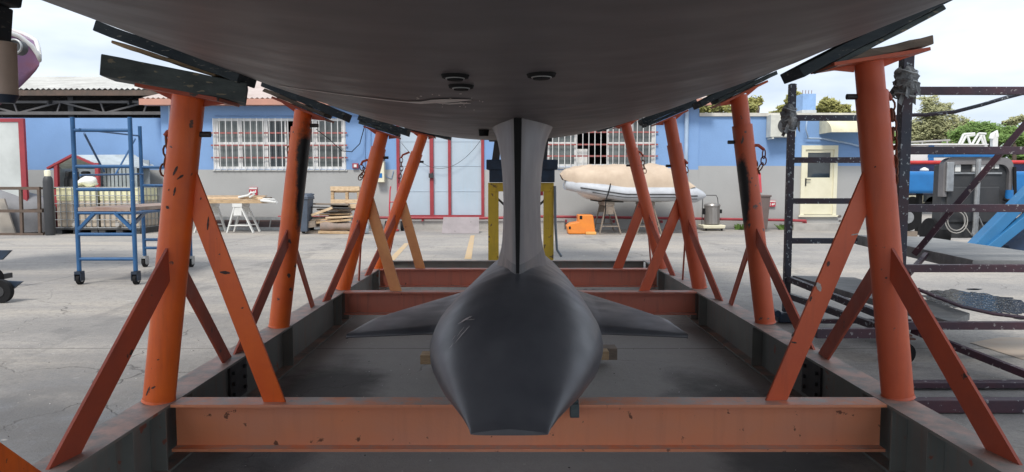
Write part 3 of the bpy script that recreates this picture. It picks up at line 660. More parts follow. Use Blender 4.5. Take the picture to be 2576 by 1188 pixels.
        o = bpy.data.objects.new('timber_block', me); C.objects.link(o); o.location = c
        o.rotation_euler = (Matrix.Rotation(-pa_, 3, 'Y') @ Matrix.Rotation(yaw, 3, 'Z')).to_euler()
        bv = o.modifiers.new("bevel", 'BEVEL'); bv.width = .004; bv.segments = 2; bv.limit_method = 'ANGLE'
        tag(o, label, 'timber block', PADG)
    return B, E_

LM = [OR_L, OR_L, BRC, BRC]; RM = [OR_R, OR_R, OR_R, BRC]
prop((400, 1008), (478, 245), 3.067, LM, None, (.985, .15, .70, .15, BRC), (.93, .15, .74, .14, BRC), (1.31, .24, -.985, .095, 3.05, OR_L), pin=(1.455, DSTEEL),
     pads=((.62, .20, .046, -.105, 0, 0, TIM, 'long blue-black plank pressed against the hull above the nearest left prop', R(-19.5)),
           (.44, .18, .017, -.12, .01, .05, WOOD, 'thin raw wood shim between the dark timbers of the nearest left prop', R(-17.5)),
           (.54, .36, .085, -.055, .02, R(20), TIMG, 'thick grey-green block with dark end lying on the nearest left prop', R(-10))),
     chain=([(438, 330), (422, 333), (416, 342)], [(417, 345), (421, 385), (414, 420), (412, 450)]), platelen=.34, lab='chipped bright orange prop tube', plateslope=R(-10), scuffs=((441, 430, 26, 65, 6), (452, 446, 18, 40, 6), (439, 482, 22, 78, 5), (421, 522, 10, -30, 8), (424, 478, 6, 60, 3), (500, 318, 14, 85, 7), (398, 905, 6, 20, 3), (371, 985, 26, 65, 6), (386, 975, 12, 30, 5), (455, 700, 5, 80, 3)), bscuffs=((523, 562, 34, 85, 5), (566, 686, 26, -5, 8), (505, 500, 6, 70, 4), (610, 775, 6, 20, 4), (552, 640, 5, 20, 3)))
prop((702, 822), (765, 268), 4.68, [OR_L2, OR_L2, BRC, BRC], (757, 322), (.955, .14, .72, .13, BRC), (.92, .13, .78, .12, BRC), None, pin=(1.62, DSTEEL),
     pads=((.56, .20, .052, -.0, 0, 0, TIM, 'rounded blue-black plank under the hull above the second left prop'),
           (.42, .18, .026, -.05, .01, 0, WOODG, 'short weathered board under the plank of the second left prop')),
     chain=([(752, 318), (738, 322), (733, 332)], [(735, 335), (738, 352), (730, 372), (728, 392)]), platelen=.36)
prop((862, 728), (963, 320), 6.345, LM, (948, 372), (.93, .13, .62, .12, BRC), (.92, .13, .60, .12, BRC), (1.13, .22, -.97, .115, 6.24, OR_P), pin=(1.47, DSTEEL),
     pads=((.44, .22, .055, .0, 0, 0, TIM, 'blue-black plank under the hull above the third left prop'),
           (.36, .20, .028, -.03, 0, .06, TIMG, 'grey-green board beneath the plank of the third left prop')),
     chain=([(925, 402), (912, 407), (908, 416)], [(908, 416), (914, 432), (906, 448), (918, 430), (912, 416)]), platelen=.3)
prop((948, 675), (1065, 325), 7.927, LM, (1049, 385), (.91, .13, .60, .11, BRC), (.90, .12, .55, .1, BRC), (1.06, .22, -.965, .11, 7.91, OR_P), pin=(1.48, DSTEEL),
     pads=((.50, .2, .04, .05, 0, 0, TIM, 'thin dark plank under the hull above the farthest left prop'),),
     chain=([(1030, 383), (1013, 390), (1009, 398)], [(1009, 398), (1010, 430), (1004, 450), (1002, 465)]), platelen=.26)
prop((2258, 998), (2182, 150), 3.125, RM, (2190, 232), (.98, .16, .72, .15, BRC), (.93, .16, .76, .15, BRC), (1.31, .24, 1.11, .098, 3.07, OR_R), pin=(1.62, DSTEEL), ri=.058,
     pads=((.72, .22, .048, .035, -.01, 0, TIM, 'longest blue-black plank against the hull above the nearest right prop'),
           (.52, .20, .024, .07, .0, .03, TIMG, 'grey-green plank second from top on the nearest right prop'),
           (.40, .20, .038, .03, .0, -.05, WOODG, 'short weathered block lowest on the nearest right prop', R(12))),
     chain=([(2218, 222), (2230, 232), (2238, 245), (2240, 252)], [(2240, 254), (2246, 330), (2242, 420), (2248, 500), (2251, 420), (2248, 330), (2243, 258)]), platelen=.40, lab='red-orange prop tube with worn collar', plateslope=R(9), scuffs=((2232, 700, 5, 50, 5), (2225, 905, 6, 10, 4), (2205, 420, 5, 60, 3)), bscuffs=((2060, 722, 24, -70, 15, 1), (2040, 752, 14, 70, 5), (2084, 664, 14, 75, 8), (2112, 545, 9, 10, 9, 1), (2113, 556, 8, 10, 6, 1), (1998, 862, 14, -10, 5), (1994, 842, 12, 70, 5), (2150, 590, 18, 10, 4, 1)))
prop((1925, 812), (1856, 236), 4.814, [OR_R2, OR_R, OR_R, BRC], (1862, 315), (.955, .14, .74, .13, BRC), (.92, .13, .75, .12, BRC), None, pin=(1.52, DSTEEL),
     pads=((.56, .20, .045, .0, 0, 0, TIM, 'blue-black plank under the hull above the second right prop'),
           (.42, .18, .028, .05, 0, 0, TIMG, 'grey board lying on the second right prop')),
     chain=([(1897, 366), (1908, 366), (1922, 377)], [(1922, 379), (1921, 405), (1908, 432), (1899, 415), (1897, 385)]), platelen=.34)
prop((1760, 725), (1683, 306), 6.418, RM, (1690, 363), (.93, .13, .66, .12, BRC), (.92, .13, .60, .12, BRC), (1.12, .22, 1.115, .115, 6.24, OR_R), pin=(1.40, DSTEEL),
     pads=((.50, .22, .055, .0, 0, 0, TIM, 'blue-black plank under the hull above the third right prop'),
           (.46, .20, .028, .0, 0, .05, TIM, 'second dark board beneath the plank of the third right prop')),
     chain=([(1712, 398), (1722, 403), (1730, 412)], [(1722, 412), (1716, 430), (1720, 447), (1727, 430), (1724, 412)]), platelen=.3)
prop((1665, 675), (1573, 312), 7.927, RM, (1592, 375), (.91, .13, .60, .11, BRC), (.90, .12, .55, .1, BRC), (1.06, .22, 1.12, .11, 7.91, OR_R), pin=(1.44, DSTEEL),
     pads=((.5, .2, .035, -.06, 0, 0, TIM, 'thin dark plank under the hull above the farthest right prop'),),
     chain=([(1600, 378), (1612, 384), (1618, 392)], [(1618, 394), (1618, 410), (1622, 430), (1620, 440)]), platelen=.26)
# the next prop of the left row stands beside the camera, only its forward brace is in view
B0 = Z(-700, 1500, TOP); c0 = Vector((XL, 1.50, TOP)); q = MB(); q.tube(c0, (XL + .12, 1.50, 1.72), .066, .066, 28)
p0 = cr_.part('prop_tube', q, OR_L); q = MB(); gusset(q, Vector((XL + .03, 1.56, 0)), (0, 1, 0), .95, .15, .70, .15); cr_.part('brace', q, OR_L, parent=p0)

# wooden blocks at the bulb
def woodblock(x0, y0, x1, y1, d, dep, mm, lab, rest=0.0, group='wooden chocks around the keel bulb'):
    a, b, c, e = rect(x0, y0, x1, y1, d); m = MB(); m.box(a, b, d, d + dep, c, e)
    single('wood_chock', m, mm, lab, 'chock', ((a + b) / 2, d + dep / 2, c), group, bevel=.003)
woodblock(1057, 894, 1300, 917, 4.60, .12, WOOD, 'raw wood block end showing left of the keel bulb on the ground')
woodblock(1310, 877, 1553, 906, 4.78, .12, WOODG, 'weathered wood block end showing right of the keel bulb on the ground')
woodblock(1500, 885, 1532, 906, 4.64, .10, WOOD, 'small pale wood block in front of the weathered one right of the bulb')
a, b, c, e = rect(1434, 1017, 1457, 1050, 2.985); m = MB(); m.box(a, b, 2.975, 3.0095, c, e)
m.box(a + .006, b + .0, 3.0, 3.10, TOP + .0005, TOP + .02)
single('wood_chock', m, TIMG, 'small grey-green chock hooked over the front crossbeam beside the bulb tail', 'chock', ((a + b) / 2, 3.0, c), 'wooden chocks around the keel bulb', bevel=.003)
m = MB(); m.box(-.22, .34, 4.62, 4.86, .082, .30); single('wood_chock', m, WOODG, 'stacked timber under the middle of the keel bulb', 'chock', (.06, 4.74, .082), 'wooden chocks around the keel bulb')

# ================================================================ workshop building
DW = 19.24
def facade(mb, x0, x1, z0, z1, holes, y, th=.25):
    X = sorted({x0, x1, *[h[0] for h in holes], *[h[1] for h in holes]}); Zs = sorted({z0, z1, *[h[2] for h in holes], *[h[3] for h in holes]})
    for xa, xb in zip(X, X[1:]):
        for za, zb in zip(Zs, Zs[1:]):
            cx, cz = (xa + xb) / 2, (za + zb) / 2
            if any(h[0] < cx < h[1] and h[2] < cz < h[3] for h in holes): continue
            mb.add([(xa, y, za), (xb, y, za), (xb, y, zb), (xa, y, zb)], [(0, 1, 2, 3)])
    for a, b, c, d in holes:
        mb.add([(a, y, c), (b, y, c), (b, y, d), (a, y, d), (a, y + th, c), (b, y + th, c), (b, y + th, d), (a, y + th, d)], [(0, 1, 5, 4), (1, 2, 6, 5), (2, 3, 7, 6), (3, 0, 4, 7)])
shop = Thing('workshop', 'long blue and grey workshop with barred windows and a tall red-framed gate', 'building', (0, DW, 0))
xl = P(408, 400, DW).x; xr = P(1757, 400, DW).x; eaL = P(400, 262, DW).z; eaR = P(1740, 262, DW).z
zE = (eaL + eaR) / 2
W1 = rect(537, 298, 870, 426, DW); W2 = rect(1372, 290, 1650, 420, DW); GT = rect(998, 300, 1218, 541, DW); GT = (GT[0], GT[1], GT[2], 3.25)
wb = MB(); facade(wb, xl, xr, 0, zE, [W1, W2, GT], DW)
wb.add([(xl, DW, 0), (xl, DW + 12, 0), (xl, DW + 12, zE), (xl, DW, zE)], [(0, 1, 2, 3)]); wb.add([(xr, DW, 0), (xr, DW + 12, 0), (xr, DW + 12, zE), (xr, DW, zE)], [(0, 1, 2, 3)])
wb.add([(xl, DW + 12, 0), (xr, DW + 12, 0), (xr, DW + 12, zE), (xl, DW + 12, zE)], [(0, 1, 2, 3)])
wall = shop.part('wall', wb, WALL)
ib = MB(); ib.box(xl + .1, xr - .1, DW + 1.9, DW + 2.0, 0, zE - .1); shop.part('interior_dark_sheet', ib, DARKIN)  # near-black sheet behind the openings; the room's darkness is put into its colour
rf = MB(); n = 110; x0, x1 = xl - .35, xr + .25
def corr(mb, x0, x1, ya, za, yb, zb, n, amp):
    ra = []; rb = []
    for i in range(n * 2 + 1):
        x = x0 + (x1 - x0) * i / (2 * n); h = amp if i % 2 else 0; ra.append((x, ya, za + h)); rb.append((x, yb, zb + h))
    mb.grid([ra, rb], False)
corr(rf, x0, x1, DW - .35, zE + .10, DW + 6, zE + 1.55, n, .035); corr(rf, x0, x1, DW + 6, zE + 1.55, DW + 12.3, zE + .1, n, .035)
roof = shop.part('roof', rf, ROOFP, fix=False)
fb = MB(); fb.box(x0 - .02, x1 + .02, DW - .38, DW - .33, zE - .06, zE + .10); fb.box(x0, x1, DW - .33, DW - .005, zE - .05, zE - .03); shop.part('fascia', fb, FASC, parent=roof)
def window(Wr, name_parts, sashes, rbars, lab):
    a, b, c, d = Wr; y = DW
    f = MB(); t = .07
    f.box(a, b, y + .02, y + .09, d - t, d); f.box(a, b, y + .02, y + .09, c, c + t); f.box(a, a + t, y + .021, y + .089, c + t, d - t); f.box(b - t, b, y + .021, y + .089, c + t, d - t)
    zm = P(700, 361, DW).z; k = len(sashes)
    for i, (u0, u1, kind) in enumerate(sashes):
        xa, xb = a + (b - a) * u0, a + (b - a) * u1
        if kind != 'open': f.box(xa, xa + .05, y + .03, y + .08, c + t, d - t); f.box(xb - .05, xb - .001, y + .031, y + .081, c + t, d - t); f.box(xa + .05, xb - .05, y + .032, y + .078, zm - .035, zm + .035)
    win = shop.part('window', f, BARW, label=lab)
    for (u0, u1, kind) in sashes:
        if kind == 'open': continue
        xa, xb = a + (b - a) * u0 + .05, a + (b - a) * u1 - .05
        p = MB(); p.box(xa, xb, y + .05, y + .058, c + t, zm - .035); p.box(xa, xb, y + .05, y + .058, zm + .035, d - t); shop.part('pane', p, GLB if kind == 'dark' else GLA, parent=win)
    bars = MB(); nb = int((b - a) / .162)
    for i in range(nb + 1):
        x = a + .03 + (b - a - .06) * i / nb; bars.box(x - .009, x + .009, y - .075, y - .055, c - .02, d + .0)
    shop.part('security_bar', bars, BARW, parent=win)
    hb_ = MB()
    for ry in rbars: z = P(700, ry, DW).z; hb_.box(a - .05, b + .05, y - .054, y - .040, z - .02, z + .02)
    shop.part('cross_bar', hb_, mat("rust_red_bar", (.36, .12, .11), .6, nscale=9), parent=win)
    s = MB(); s.box(a - .03, b + .03, y - .03, y - .003, c - .05, c - .01); shop.part('window_sill', s, mat("cement_sill", (.5, .5, .48), .8), parent=win)
window(W1, '', [(0.02, .20, 'g'), (.20, .395, 'g'), (.395, .55, 'dark'), (.55, .61, 'open'), (.61, .77, 'g'), (.77, .98, 'g')], [335, 366, 397], 'wide barred window with one sash open left of the gate')
window(W2, '', [(0.02, .28, 'g'), (.28, .56, 'open'), (.56, .78, 'g'), (.78, .98, 'g')], [333, 364, 393], 'barred window with a black open gap behind the covered dinghy')
# curtains and clutter seen through the glass
q = MB(); a, b, c, e = rect(560, 338, 640, 420, DW + .6); q.box(a, b, DW + .6, DW + .9, 0, e); shop.part('interior_cupboard', q, WOODL)
q = MB(); a, b, c, e = rect(1385, 375, 1478, 420, DW + .1); q.box(a + .5, b, DW + .12, DW + .14, c, e); shop.part('window_board', q, WHITE)
# gate
gx0, gx1, gz0, gz1 = GT; q = MB()
gp = MB(); gp.box(gx0 + .001, gx1 - .001, DW + .04, DW + .08, gz0, gz1)
for z in (1.02, 1.7, 2.35): gp.box(gx0 + .1, gx1 - .1, DW + .03, DW + .042, z - .006, z + .006)
gate = shop.part('gate', gp, DOORB)
fr = MB(); T_ = .10; xm1 = P(1086, 450, DW).x; xm2 = P(1131, 450, DW).x
for x, wd in ((gx0 + .04, .08), (xm1, .10), (xm2, .075), (gx1 - .04, .08)): fr.box(x - wd / 2, x + wd / 2, DW - .03, DW + .03, gz0, gz1)
fr.box(gx0, gx1, DW - .028, DW + .032, gz0 - .09, gz0); fr.box(gx0, gx1, DW - .028, DW + .032, gz1, gz1 + .1); shop.part('gate_frame', fr, REDP, parent=gate)
hh = MB(); hh.box(xm1 - .07, xm1 + .05, DW - .09, DW - .03, 1.38, 1.50); hh.tube((xm1 + .02, DW - .06, 1.36), (xm1 + .02, DW - .06, 1.54), .012); shop.part('gate_latch', hh, DSTEEL, parent=gate)
# downpipes, conduits
q = MB(); x = P(1725, 350, DW).x; q.tube((x, DW - .07, 1.7), (x, DW - .07, zE), .055); q.tube((x, DW - .07, 1.1), (x, DW - .07, 1.7), .056); shop.part('downpipe', q, mat("pale_blue_pipe", (.42, .55, .72), .5))
q = MB(); x = P(432, 350, DW).x; q.tube((x, DW - .06, .3), (x, DW - .06, zE), .035); q.path([(x, DW - .06, zE - .3), (x + .12, DW - .12, zE - .12), (x + .14, DW - .16, zE)], .04); shop.part('downpipe', q, mat("pale_blue_pipe", (.42, .55, .72), .5))
q = MB()
for xx in (918, 932, 962): q.tube(P(xx, 300, DW - .02), P(xx, 418, DW - .02), .014)
q.path([P(540, 292, DW - .02), P(900, 293, DW - .02), P(975, 294, DW - .02)], .012, 6); q.path([P(962, 425, DW - .02), P(972, 445, DW - .02), P(985, 450, DW - .02), P(990, 430, DW - .02)], .009, 6); shop.part('conduit', q, mat("blue_conduit", (.22, .36, .60), .6))
cbl = MB(); cbl.path([P(795, 325, DW - .15), P(830, 352, DW - .2), P(860, 380, DW - .2), P(885, 382, DW - .2), P(905, 362, DW - .2), P(922, 300, DW - .1)], .012, 6); shop.part('hanging_cable', cbl, BLK)
cbl = MB(); cbl.path(bez(P(1010, 360, DW - .1), P(1215, 345, DW - .1), .75, 20), .006, 5); shop.part('hanging_cable', cbl, DSTEEL)
# plinth block by the gate
q = MB(); a, b, c, e = rect(985, 556, 1420, 577, DW - .12); q.box(a, b, DW - .12, DW - .002, 0, e); shop.part('plinth', q, TILE)
# red pipe along the foot of the wall
q = MB(); pts = [P(x, y, DW - .2) for x, y in ((700, 546), (990, 548), (1235, 549), (1360, 545), (1600, 548), (1972, 554), (2028, 556))]; q.path(pts, .036, 10)
for t in range(12): c = pts[0].lerp(pts[-1], t / 11); q.box(c.x - .02, c.x + .02, DW - .2, DW - .003, c.z - .09, c.z - .02)
single('fire_main_pipe', q, REDP, 'dark red pipe running along the foot of the workshop wall', 'pipe', pts[0])
# small wall fittings
def wallbox(name, x0, y0, x1, y1, mm, lab, cat, dep=.15, d=DW, sub=None):
    a, b, c, e = rect(x0, y0, x1, y1, d - dep); m = MB(); m.box(a, b, d - dep, d - .003, c, e)
    o = single(name, m, mm, lab, cat, ((a + b) / 2, d, c), bevel=.01); return (a, b, c, e)
a, b, c, e = wallbox('electrical_box', 946, 405, 966, 459, CREAM, 'cream electrical box with black top on the grey wall beside the gate', 'electrical box', .22)
bx = bpy.data.objects['electrical_box']
q = MB(); q.box(a - .03, b + .03, DW - .26, DW - .18, e + .004, e + .22); o = q.build('hood', DSTEEL, bx, bx.location, bevel=.01)
q = MB(); q.box(a + .05, b - .05, DW - .226, DW - .2205, c + .12, c + .24); q.build('blue_plate', LBLUE, bx, bx.location)
wallbox('alarm_button', 886, 411, 901, 424, REDP, 'small red alarm button box on the blue wall right of the wide window', 'alarm button', .08)
q = MB(); q.box(*(rect(890, 414, 897, 421, DW - .085)[:2]), DW - .088, DW - .081, *(rect(890, 414, 897, 421, DW - .085)[2:])); q.build('button', WHITE, bpy.data.objects['alarm_button'], bpy.data.objects['alarm_button'].location)
SIGR = mat("sign_red", (.62, .04, .07), .4)
for (x0, y0, x1, y1, lab) in ((627, 471, 647, 491, 'red and white fire equipment sign above the planks on white trestles'), (1935, 504, 1951, 520, 'red and white fire equipment sign left of the cream door')):
    a, b, c, e = rect(x0, y0, x1, y1, DW - .03); m = MB(); m.box(a, b, DW - .03, DW - .004, c, e - .0)
    m.m = 1; m.box(a + .004, b - .004, DW - .034, DW - .0305, e - (e - c) * .26, e - .01); h = (e - c); wd = b - a
    m.box(a + wd * .16, a + wd * .24, DW - .034, DW - .0305, c + h * .15, c + h * .6); m.tube((a + wd * .55, DW - .0305, c + h * .36), (a + wd * .55, DW - .034, c + h * .36), wd * .17, n=14); m.box(a + wd * .72, a + wd * .86, DW - .034, DW - .0305, c + h * .28, c + h * .62)
    single('fire_sign', m, [SIGR, WHITE], lab, 'sign', ((a + b) / 2, DW, c), 'fire equipment signs on the wall')

# ================================================================ annex
ax0, ax1 = xr + .004, P(2212, 400, DW).x; aL, aR = P(1760, 288, DW).z, P(1990, 298, DW).z; at_ = (aL + aR) / 2
annex = Thing('annex', 'low flat-roofed blue and grey annex with a cream glazed door', 'building', (7, DW, 0))
DR = rect(2015, 366, 2106, 541, DW); wb = MB(); facade(wb, ax0, ax1, 0, at_, [DR], DW + .03)
wb.add([(ax1, DW + .03, 0), (ax1, DW + 9, 0), (ax1, DW + 9, at_), (ax1, DW + .03, at_)], [(0, 1, 2, 3)]); annex.part('wall', wb, WALL2)
wb = MB(); wb.box(ax0, ax1 + .06, DW - .03, DW + 9, at_ + .001, at_ + .09); annex.part('roof_edge', wb, mat("pale_coping", (.66, .63, .56), .7))
a, b, c, e = DR; t = .10; f = MB(); y = DW
f.box(a, a + t, y - .01, y + .12, c, e); f.box(b - t, b, y - .01, y + .12, c, e); f.box(a + t, b - t, y - .008, y + .12, e - t * 1.1, e)
f.box(a - .05, b + .05, y - .05, y - .011, c - .05, c); door = annex.part('door', f, CREAM)
zmid = P(2060, 447, DW).z; f = MB(); f.box(a + t, b - t, y + .03, y + .09, c + .01, zmid); f.box(a + t, a + t + .08, y + .03, y + .09, zmid, e - .11); f.box(b - t - .08, b - t, y + .03, y + .09, zmid, e - .11); f.box(a + t + .08, b - t - .08, y + .03, y + .09, e - .19, e - .111)
annex.part('door_leaf', f, CREAM, parent=door)
f = MB(); f.box(a + t + .08, b - t - .08, y + .05, y + .056, zmid, e - .19); annex.part('door_glass', f, GLB, parent=door)
f = MB(); f.box(a + t + .02, a + t + .05, y + .005, y + .03, zmid - .22, zmid - .02); f.tube((a + t + .035, y - .02, zmid - .06), (a + t + .15, y - .02, zmid - .06), .013); annex.part('door_handle', f, DSTEEL, parent=door)
# doorstep and splash block
f = MB(); f.box(a - .3, b + .3, y - .35, y + .028, 0, .17); annex.part('doorstep', f, TILE)
# curved awning
aw = MB(); rows = []
wx0, wx1 = P(2062, 320, DW).x, P(2200, 320, DW).x; zt = P(2100, 302, DW).z; zb = P(2100, 333, DW - .7).z
for i in range(9):
    t_ = i / 8 * math.pi / 2; rows.append([(wx0, DW + .02 - .75 * math.sin(t_), zb + (zt - zb) * math.cos(t_)), (wx1, DW + .02 - .75 * math.sin(t_), zb + (zt - zb) * math.cos(t_))])
aw.grid(rows, True); n0 = [r[0] for r in rows]; aw.add(n0 + [(wx0, DW + .02, zb)], [tuple(range(len(n0) + 1))]); annex.part('awning', aw, mat("cream_awning", (.78, .72, .50), .5), fix=False)
f = MB(); f.path([P(2030, 303, DW - .2), P(2027, 325, DW - .25), P(2033, 345, DW - .1)], .02, 6); f.path([P(2030, 348, DW - .06), P(2070, 349, DW - .06), P(2140, 362, DW - .06), P(2210, 383, DW - .06)], .025, 8); annex.part('drain_pipe', f, mat("pale_blue_pipe", (.42, .55, .72), .5))
a, b, c, e = rect(2019, 236, 2052, 300, DW + 2.5); f = MB(); f.box(a, b, DW + 2.5, DW + 3.0, at_ + .09, e); ch = annex.part('chimney', f, mat("blue_chimney_render", (.30, .48, .78), .8))
f = MB(); f.box(a - .02, b + .02, DW + 2.48, DW + 3.02, at_ + .1, at_ + .42); annex.part('chimney_base', f, mat("pale_render", (.58, .60, .60), .8), parent=ch)
f = MB()
for k in range(4): xx = a + .06 + (b - a - .12) * k / 3; f.tube((xx, DW + 2.7, e - .1), (xx + .01, DW + 2.7, e + .13), .008, n=6)
annex.part('rebar', f, RUST, parent=ch)
# air conditioner
a, b, c, e = rect(1939, 288, 2003, 345, DW - .35); ac = Thing('air_conditioner', 'boxy off-white air conditioner on a bracket high on the annex wall', 'air conditioner', ((a + b) / 2, DW, c))
f = MB(); f.box(a, b, DW - .35, DW - .01, c, e); ac.part('housing', f, ACM, bevel=.015)
f = MB(); f.tube(((a + b) / 2 + .05, DW - .362, (c + e) / 2), ((a + b) / 2 + .05, DW - .352, (c + e) / 2), .20, n=24); ac.part('fan_grille', f, DGREY)
f = MB(); f.bar((a + .06, DW - .38, c - .03), (a + .06, DW, c - .03), .04, .04); f.bar((b - .06, DW - .38, c - .03), (b - .06, DW, c - .03), .04, .04); ac.part('bracket', f, ACM)

# ================================================================ low blue wall, open shed with trusses, white panel
DL = DW + .3
lw0, lw1 = P(-260, 400, DL).x, xl - .004; lz = P(200, 297, DL).z
m = MB(); m.box(lw0, lw1, DL, DL + .2, 0, lz); single('boundary_wall', m, WALL, 'low blue and grey wall in front of the open truss shed', 'wall', ((lw0 + lw1) / 2, DL, 0))
shed = Thing('open_shed', 'open steel shed with pale corrugated roof and dark trusses behind the blue wall', 'shed', (-14, DL + 1.5, 0))
DS = DL + 1.0; sx0, sx1 = P(-420, 230, DS).x, P(400, 230, DS).x + .3; ze = P(150, 226, DS).z; zr = P(150, 196, DS + 5).z
rr = MB(); corr(rr, sx0, sx1, DS, ze, DS + 5, zr, 60, .05); corr(rr, sx0, sx1, DS + 5, zr, DS + 12, ze, 60, .05); shed.part('roof', rr, CORR, fix=False)
q = MB(); q.box(sx0, sx1, DS + .02, DS + .06, ze - .16, ze - .01); shed.part('gutter', q, BROWN)
zt1, zt2 = P(200, 257, DS + .3).z, P(200, 285, DS + .3).z; tr = MB(); yy = DS + .3
tr.bar((sx0, yy, zt1), (sx1, yy, zt1), .07, .07); tr.bar((sx0, yy, zt2), (sx1, yy, zt2), .07, .09)
x = sx0; step_ = 1.25; k = 0
while x + 2 * step_ < sx1 + 1.3:
    tr.bar((x, yy, zt2), (x + step_, yy, zt1), .05, .05); tr.bar((x + step_, yy, zt1), (x + 2 * step_, yy, zt2), .05, .05); tr.bar((x + step_, yy, zt1), (x + step_ - .12, yy, zt2), .04, .04); tr.bar((x + 2 * step_, yy, zt2), (x + 2 * step_ - .1, yy, zt1), .04, .04); x += 2 * step_
shed.part('roof_truss', tr, mat("grey_truss_steel", (.16, .15, .145), .6))
tr = MB()
for k in range(7):
    xx = sx0 + 1.4 + k * 2.3; tr.bar((xx, DS + .1, zt1 - .05), (xx, DS + 5, zr - .12), .05, .09); tr.bar((xx, DS + 1.5, zt1 - .3), (xx + 1.2, DS + 2.5, zt1 + .4), .05, .05)
shed.part('rafter', tr, DSTEEL)
q = MB(); q.box(sx0, sx1, DS + 4.2, DS + 4.3, 0, ze + .4); shed.part('back_wall', q, DARKIN)
for xx in (sx0 + .3, sx0 + 6.5, sx1 - .3): q = MB(); q.box(xx - .08, xx + .08, DS + .35, DS + .5, 0, ze); shed.part('column', q, DSTEEL)
DP = 17.9; a, b, c, e = rect(-190, 298, 66, 560, DP); pn = Thing('sliding_panel', 'large pale sliding panel with a dark red frame at the far left', 'panel', ((a + b) / 2, DP, 0))
q = MB(); q.box(a, b - .13, DP, DP + .05, .15, e - .09); pn.part('panel_sheet', q, mat("greenish_white_sheet", (.60, .63, .61), .5, nscale=1))
q = MB(); q.box(b - .13, b, DP - .02, DP + .06, 0.02, e - .09); q.box(a, b, DP - .02, DP + .06, e - .09, e); pn.part('panel_frame', q, REDP)

# ================================================================ left middle ground
# steel rack frame
fr = Thing('steel_rack', 'rusty brown open steel rack standing in front of the pale panel', 'rack', (-11.5, 16.6, 0))
q = MB(); D0 = Z(0, 592).y; 
for (x0, y0, x1, y1) in ((-40, 474, 101, 474), (-40, 531, 108, 531), (-40, 590, 110, 590)): q.bar(P(x0, y0, D0), P(x1, y1, D0), .07, .07)
q.bar(P(52, 474, D0), P(56, 590, D0), .06, .06); q.bar(P(98, 474, D0), P(101, 590, D0), .06, .06)
for (x0, y0) in ((98, 474), (101, 588), (52, 530)): p = P(x0, y0, D0); q.bar(p, p + Vector((.05, .9, 0)), .05, .05)
fr.part('frame', q, BROWN)
# grey upturned boat hull behind the rack
D1 = 18.2; up = Thing('upturned_dinghy', 'grey upturned dinghy hull lying behind the rusty rack', 'dinghy', P(60, 590, D1).x and Vector((P(60, 590, D1).x, D1, 0)))
rows = []; prof = [(-120, 462), (-40, 464), (20, 468), (60, 480), (100, 492), (128, 503), (140, 520)]
for i in range(len(prof)):
    xx, yy_ = prof[i]; zt = P(xx, yy_, D1).z; X_ = P(xx, 520, D1).x; wd = .75 * (1 - (i / 6) ** 2.2) + .02
    rows.append([(X_, D1 + wd * math.cos(t) * 1.0, max(.02, (zt) * (math.sin(t) ** .7))) for t in [math.pi * k / 14 for k in range(15)]])
q = MB(); q.grid(rows, True); up.part('hull', q, TARPG, fix=False)
q = MB(); a, b, c, e = rect(-30, 500, 34, 590, D1 - .8); q.prism([P(-30, 500, D1 - .78), P(10, 500, D1 - .78), P(38, 588, D1 - .78), P(-30, 588, D1 - .78)], (0, .05, 0)); up.part('bottom_board', q, mat("beige_sheet", (.42, .38, .33), .8, nscale=2))
# gas cylinder
def cylinder(px, top, bot, wpx, mm, lab, d=None, cap=CREAM):
    d = d or Z(px, bot).y; base = P(px, bot, d); base.z = 0; r = wpx / 2 * d / FPX; h = P(px, top, d).z
    t = Thing('gas_cylinder', lab, 'gas cylinder', base, 'gas cylinders by the small shelter'); b = MB()
    b.lathe([(r * .9, 0), (r, .03), (r, h - .28), (r * .9, h - .2), (r * .55, h - .13), (r * .3, h - .1)], base, 20); t.part('body', b, mm)
    b = MB(); b.lathe([(r * .62, h - .2), (r * .66, h - .02), (r * .4, h), (.001, h)], base, 18); t.part('cap', b, cap)
cylinder(127, 428, 592, 23, DGREY, 'tall dark gas cylinder with cream cap left of the water containers')
# shelter with gable roof
D2 = 18.3; sh = Thing('cylinder_shelter', 'small grey metal shelter with red-edged gable roof behind the water containers', 'shelter', (P(190, 500, D2).x, D2, 0))
ap, el, er = P(184, 390, D2), P(121, 424, D2), P(252, 420, D2); dy = Vector((.9, 1.5, .0))
ap2, er2, el2 = ap + Vector((1.0, 1.0, .05)), er + Vector((1.0, 1.0, -.02)), el + Vector((.9, 1.0, 0))
rows = []; q = MB()
for a_, b_ in (((el, el2), (ap, ap2)), ((ap, ap2), (er, er2))):
    for k in range(13): rows.append([a_[0].lerp(b_[0], k / 12) + Vector((0, 0, .02 * (k % 2))), a_[1].lerp(b_[1], k / 12) + Vector((0, 0, .02 * (k % 2)))])
q.grid(rows, False); sh.part('roof', q, mat("sheet_roof_pale", (.60, .66, .68), .45, .3), fix=False)
q = MB(); q.bar(el, ap, .05, .12, (0, -1, 0)); q.bar(ap, er, .05, .12, (0, -1, 0))
for xx in (142, 245): q.bar(P(xx, 410, D2), Vector((P(xx, 500, D2).x, D2, 0)), .09, .09)
sh.part('frame', q, REDP)
q = MB(); X0, X1 = P(142, 500, D2).x, P(245, 500, D2).x; zw = P(142, 420, D2).z
q.box(X0, X0 + .03, D2 + .05, D2 + .9, 0, zw); q.box(X0, X1 + .9, D2 + .9, D2 + .93, 0, zw + .2)
n_ = 8
for k in range(n_): q.box(X1 + .06 + k * .1, X1 + .13 + k * .1, D2 + .2, D2 + .24, 0, zw)
q.box(X1 + .05, X1 + .9, D2 + .25, D2 + .27, 0, zw); sh.part('wall_sheet', q, mat("grey_sheet_metal", (.36, .40, .43), .5, .3, nscale=3))
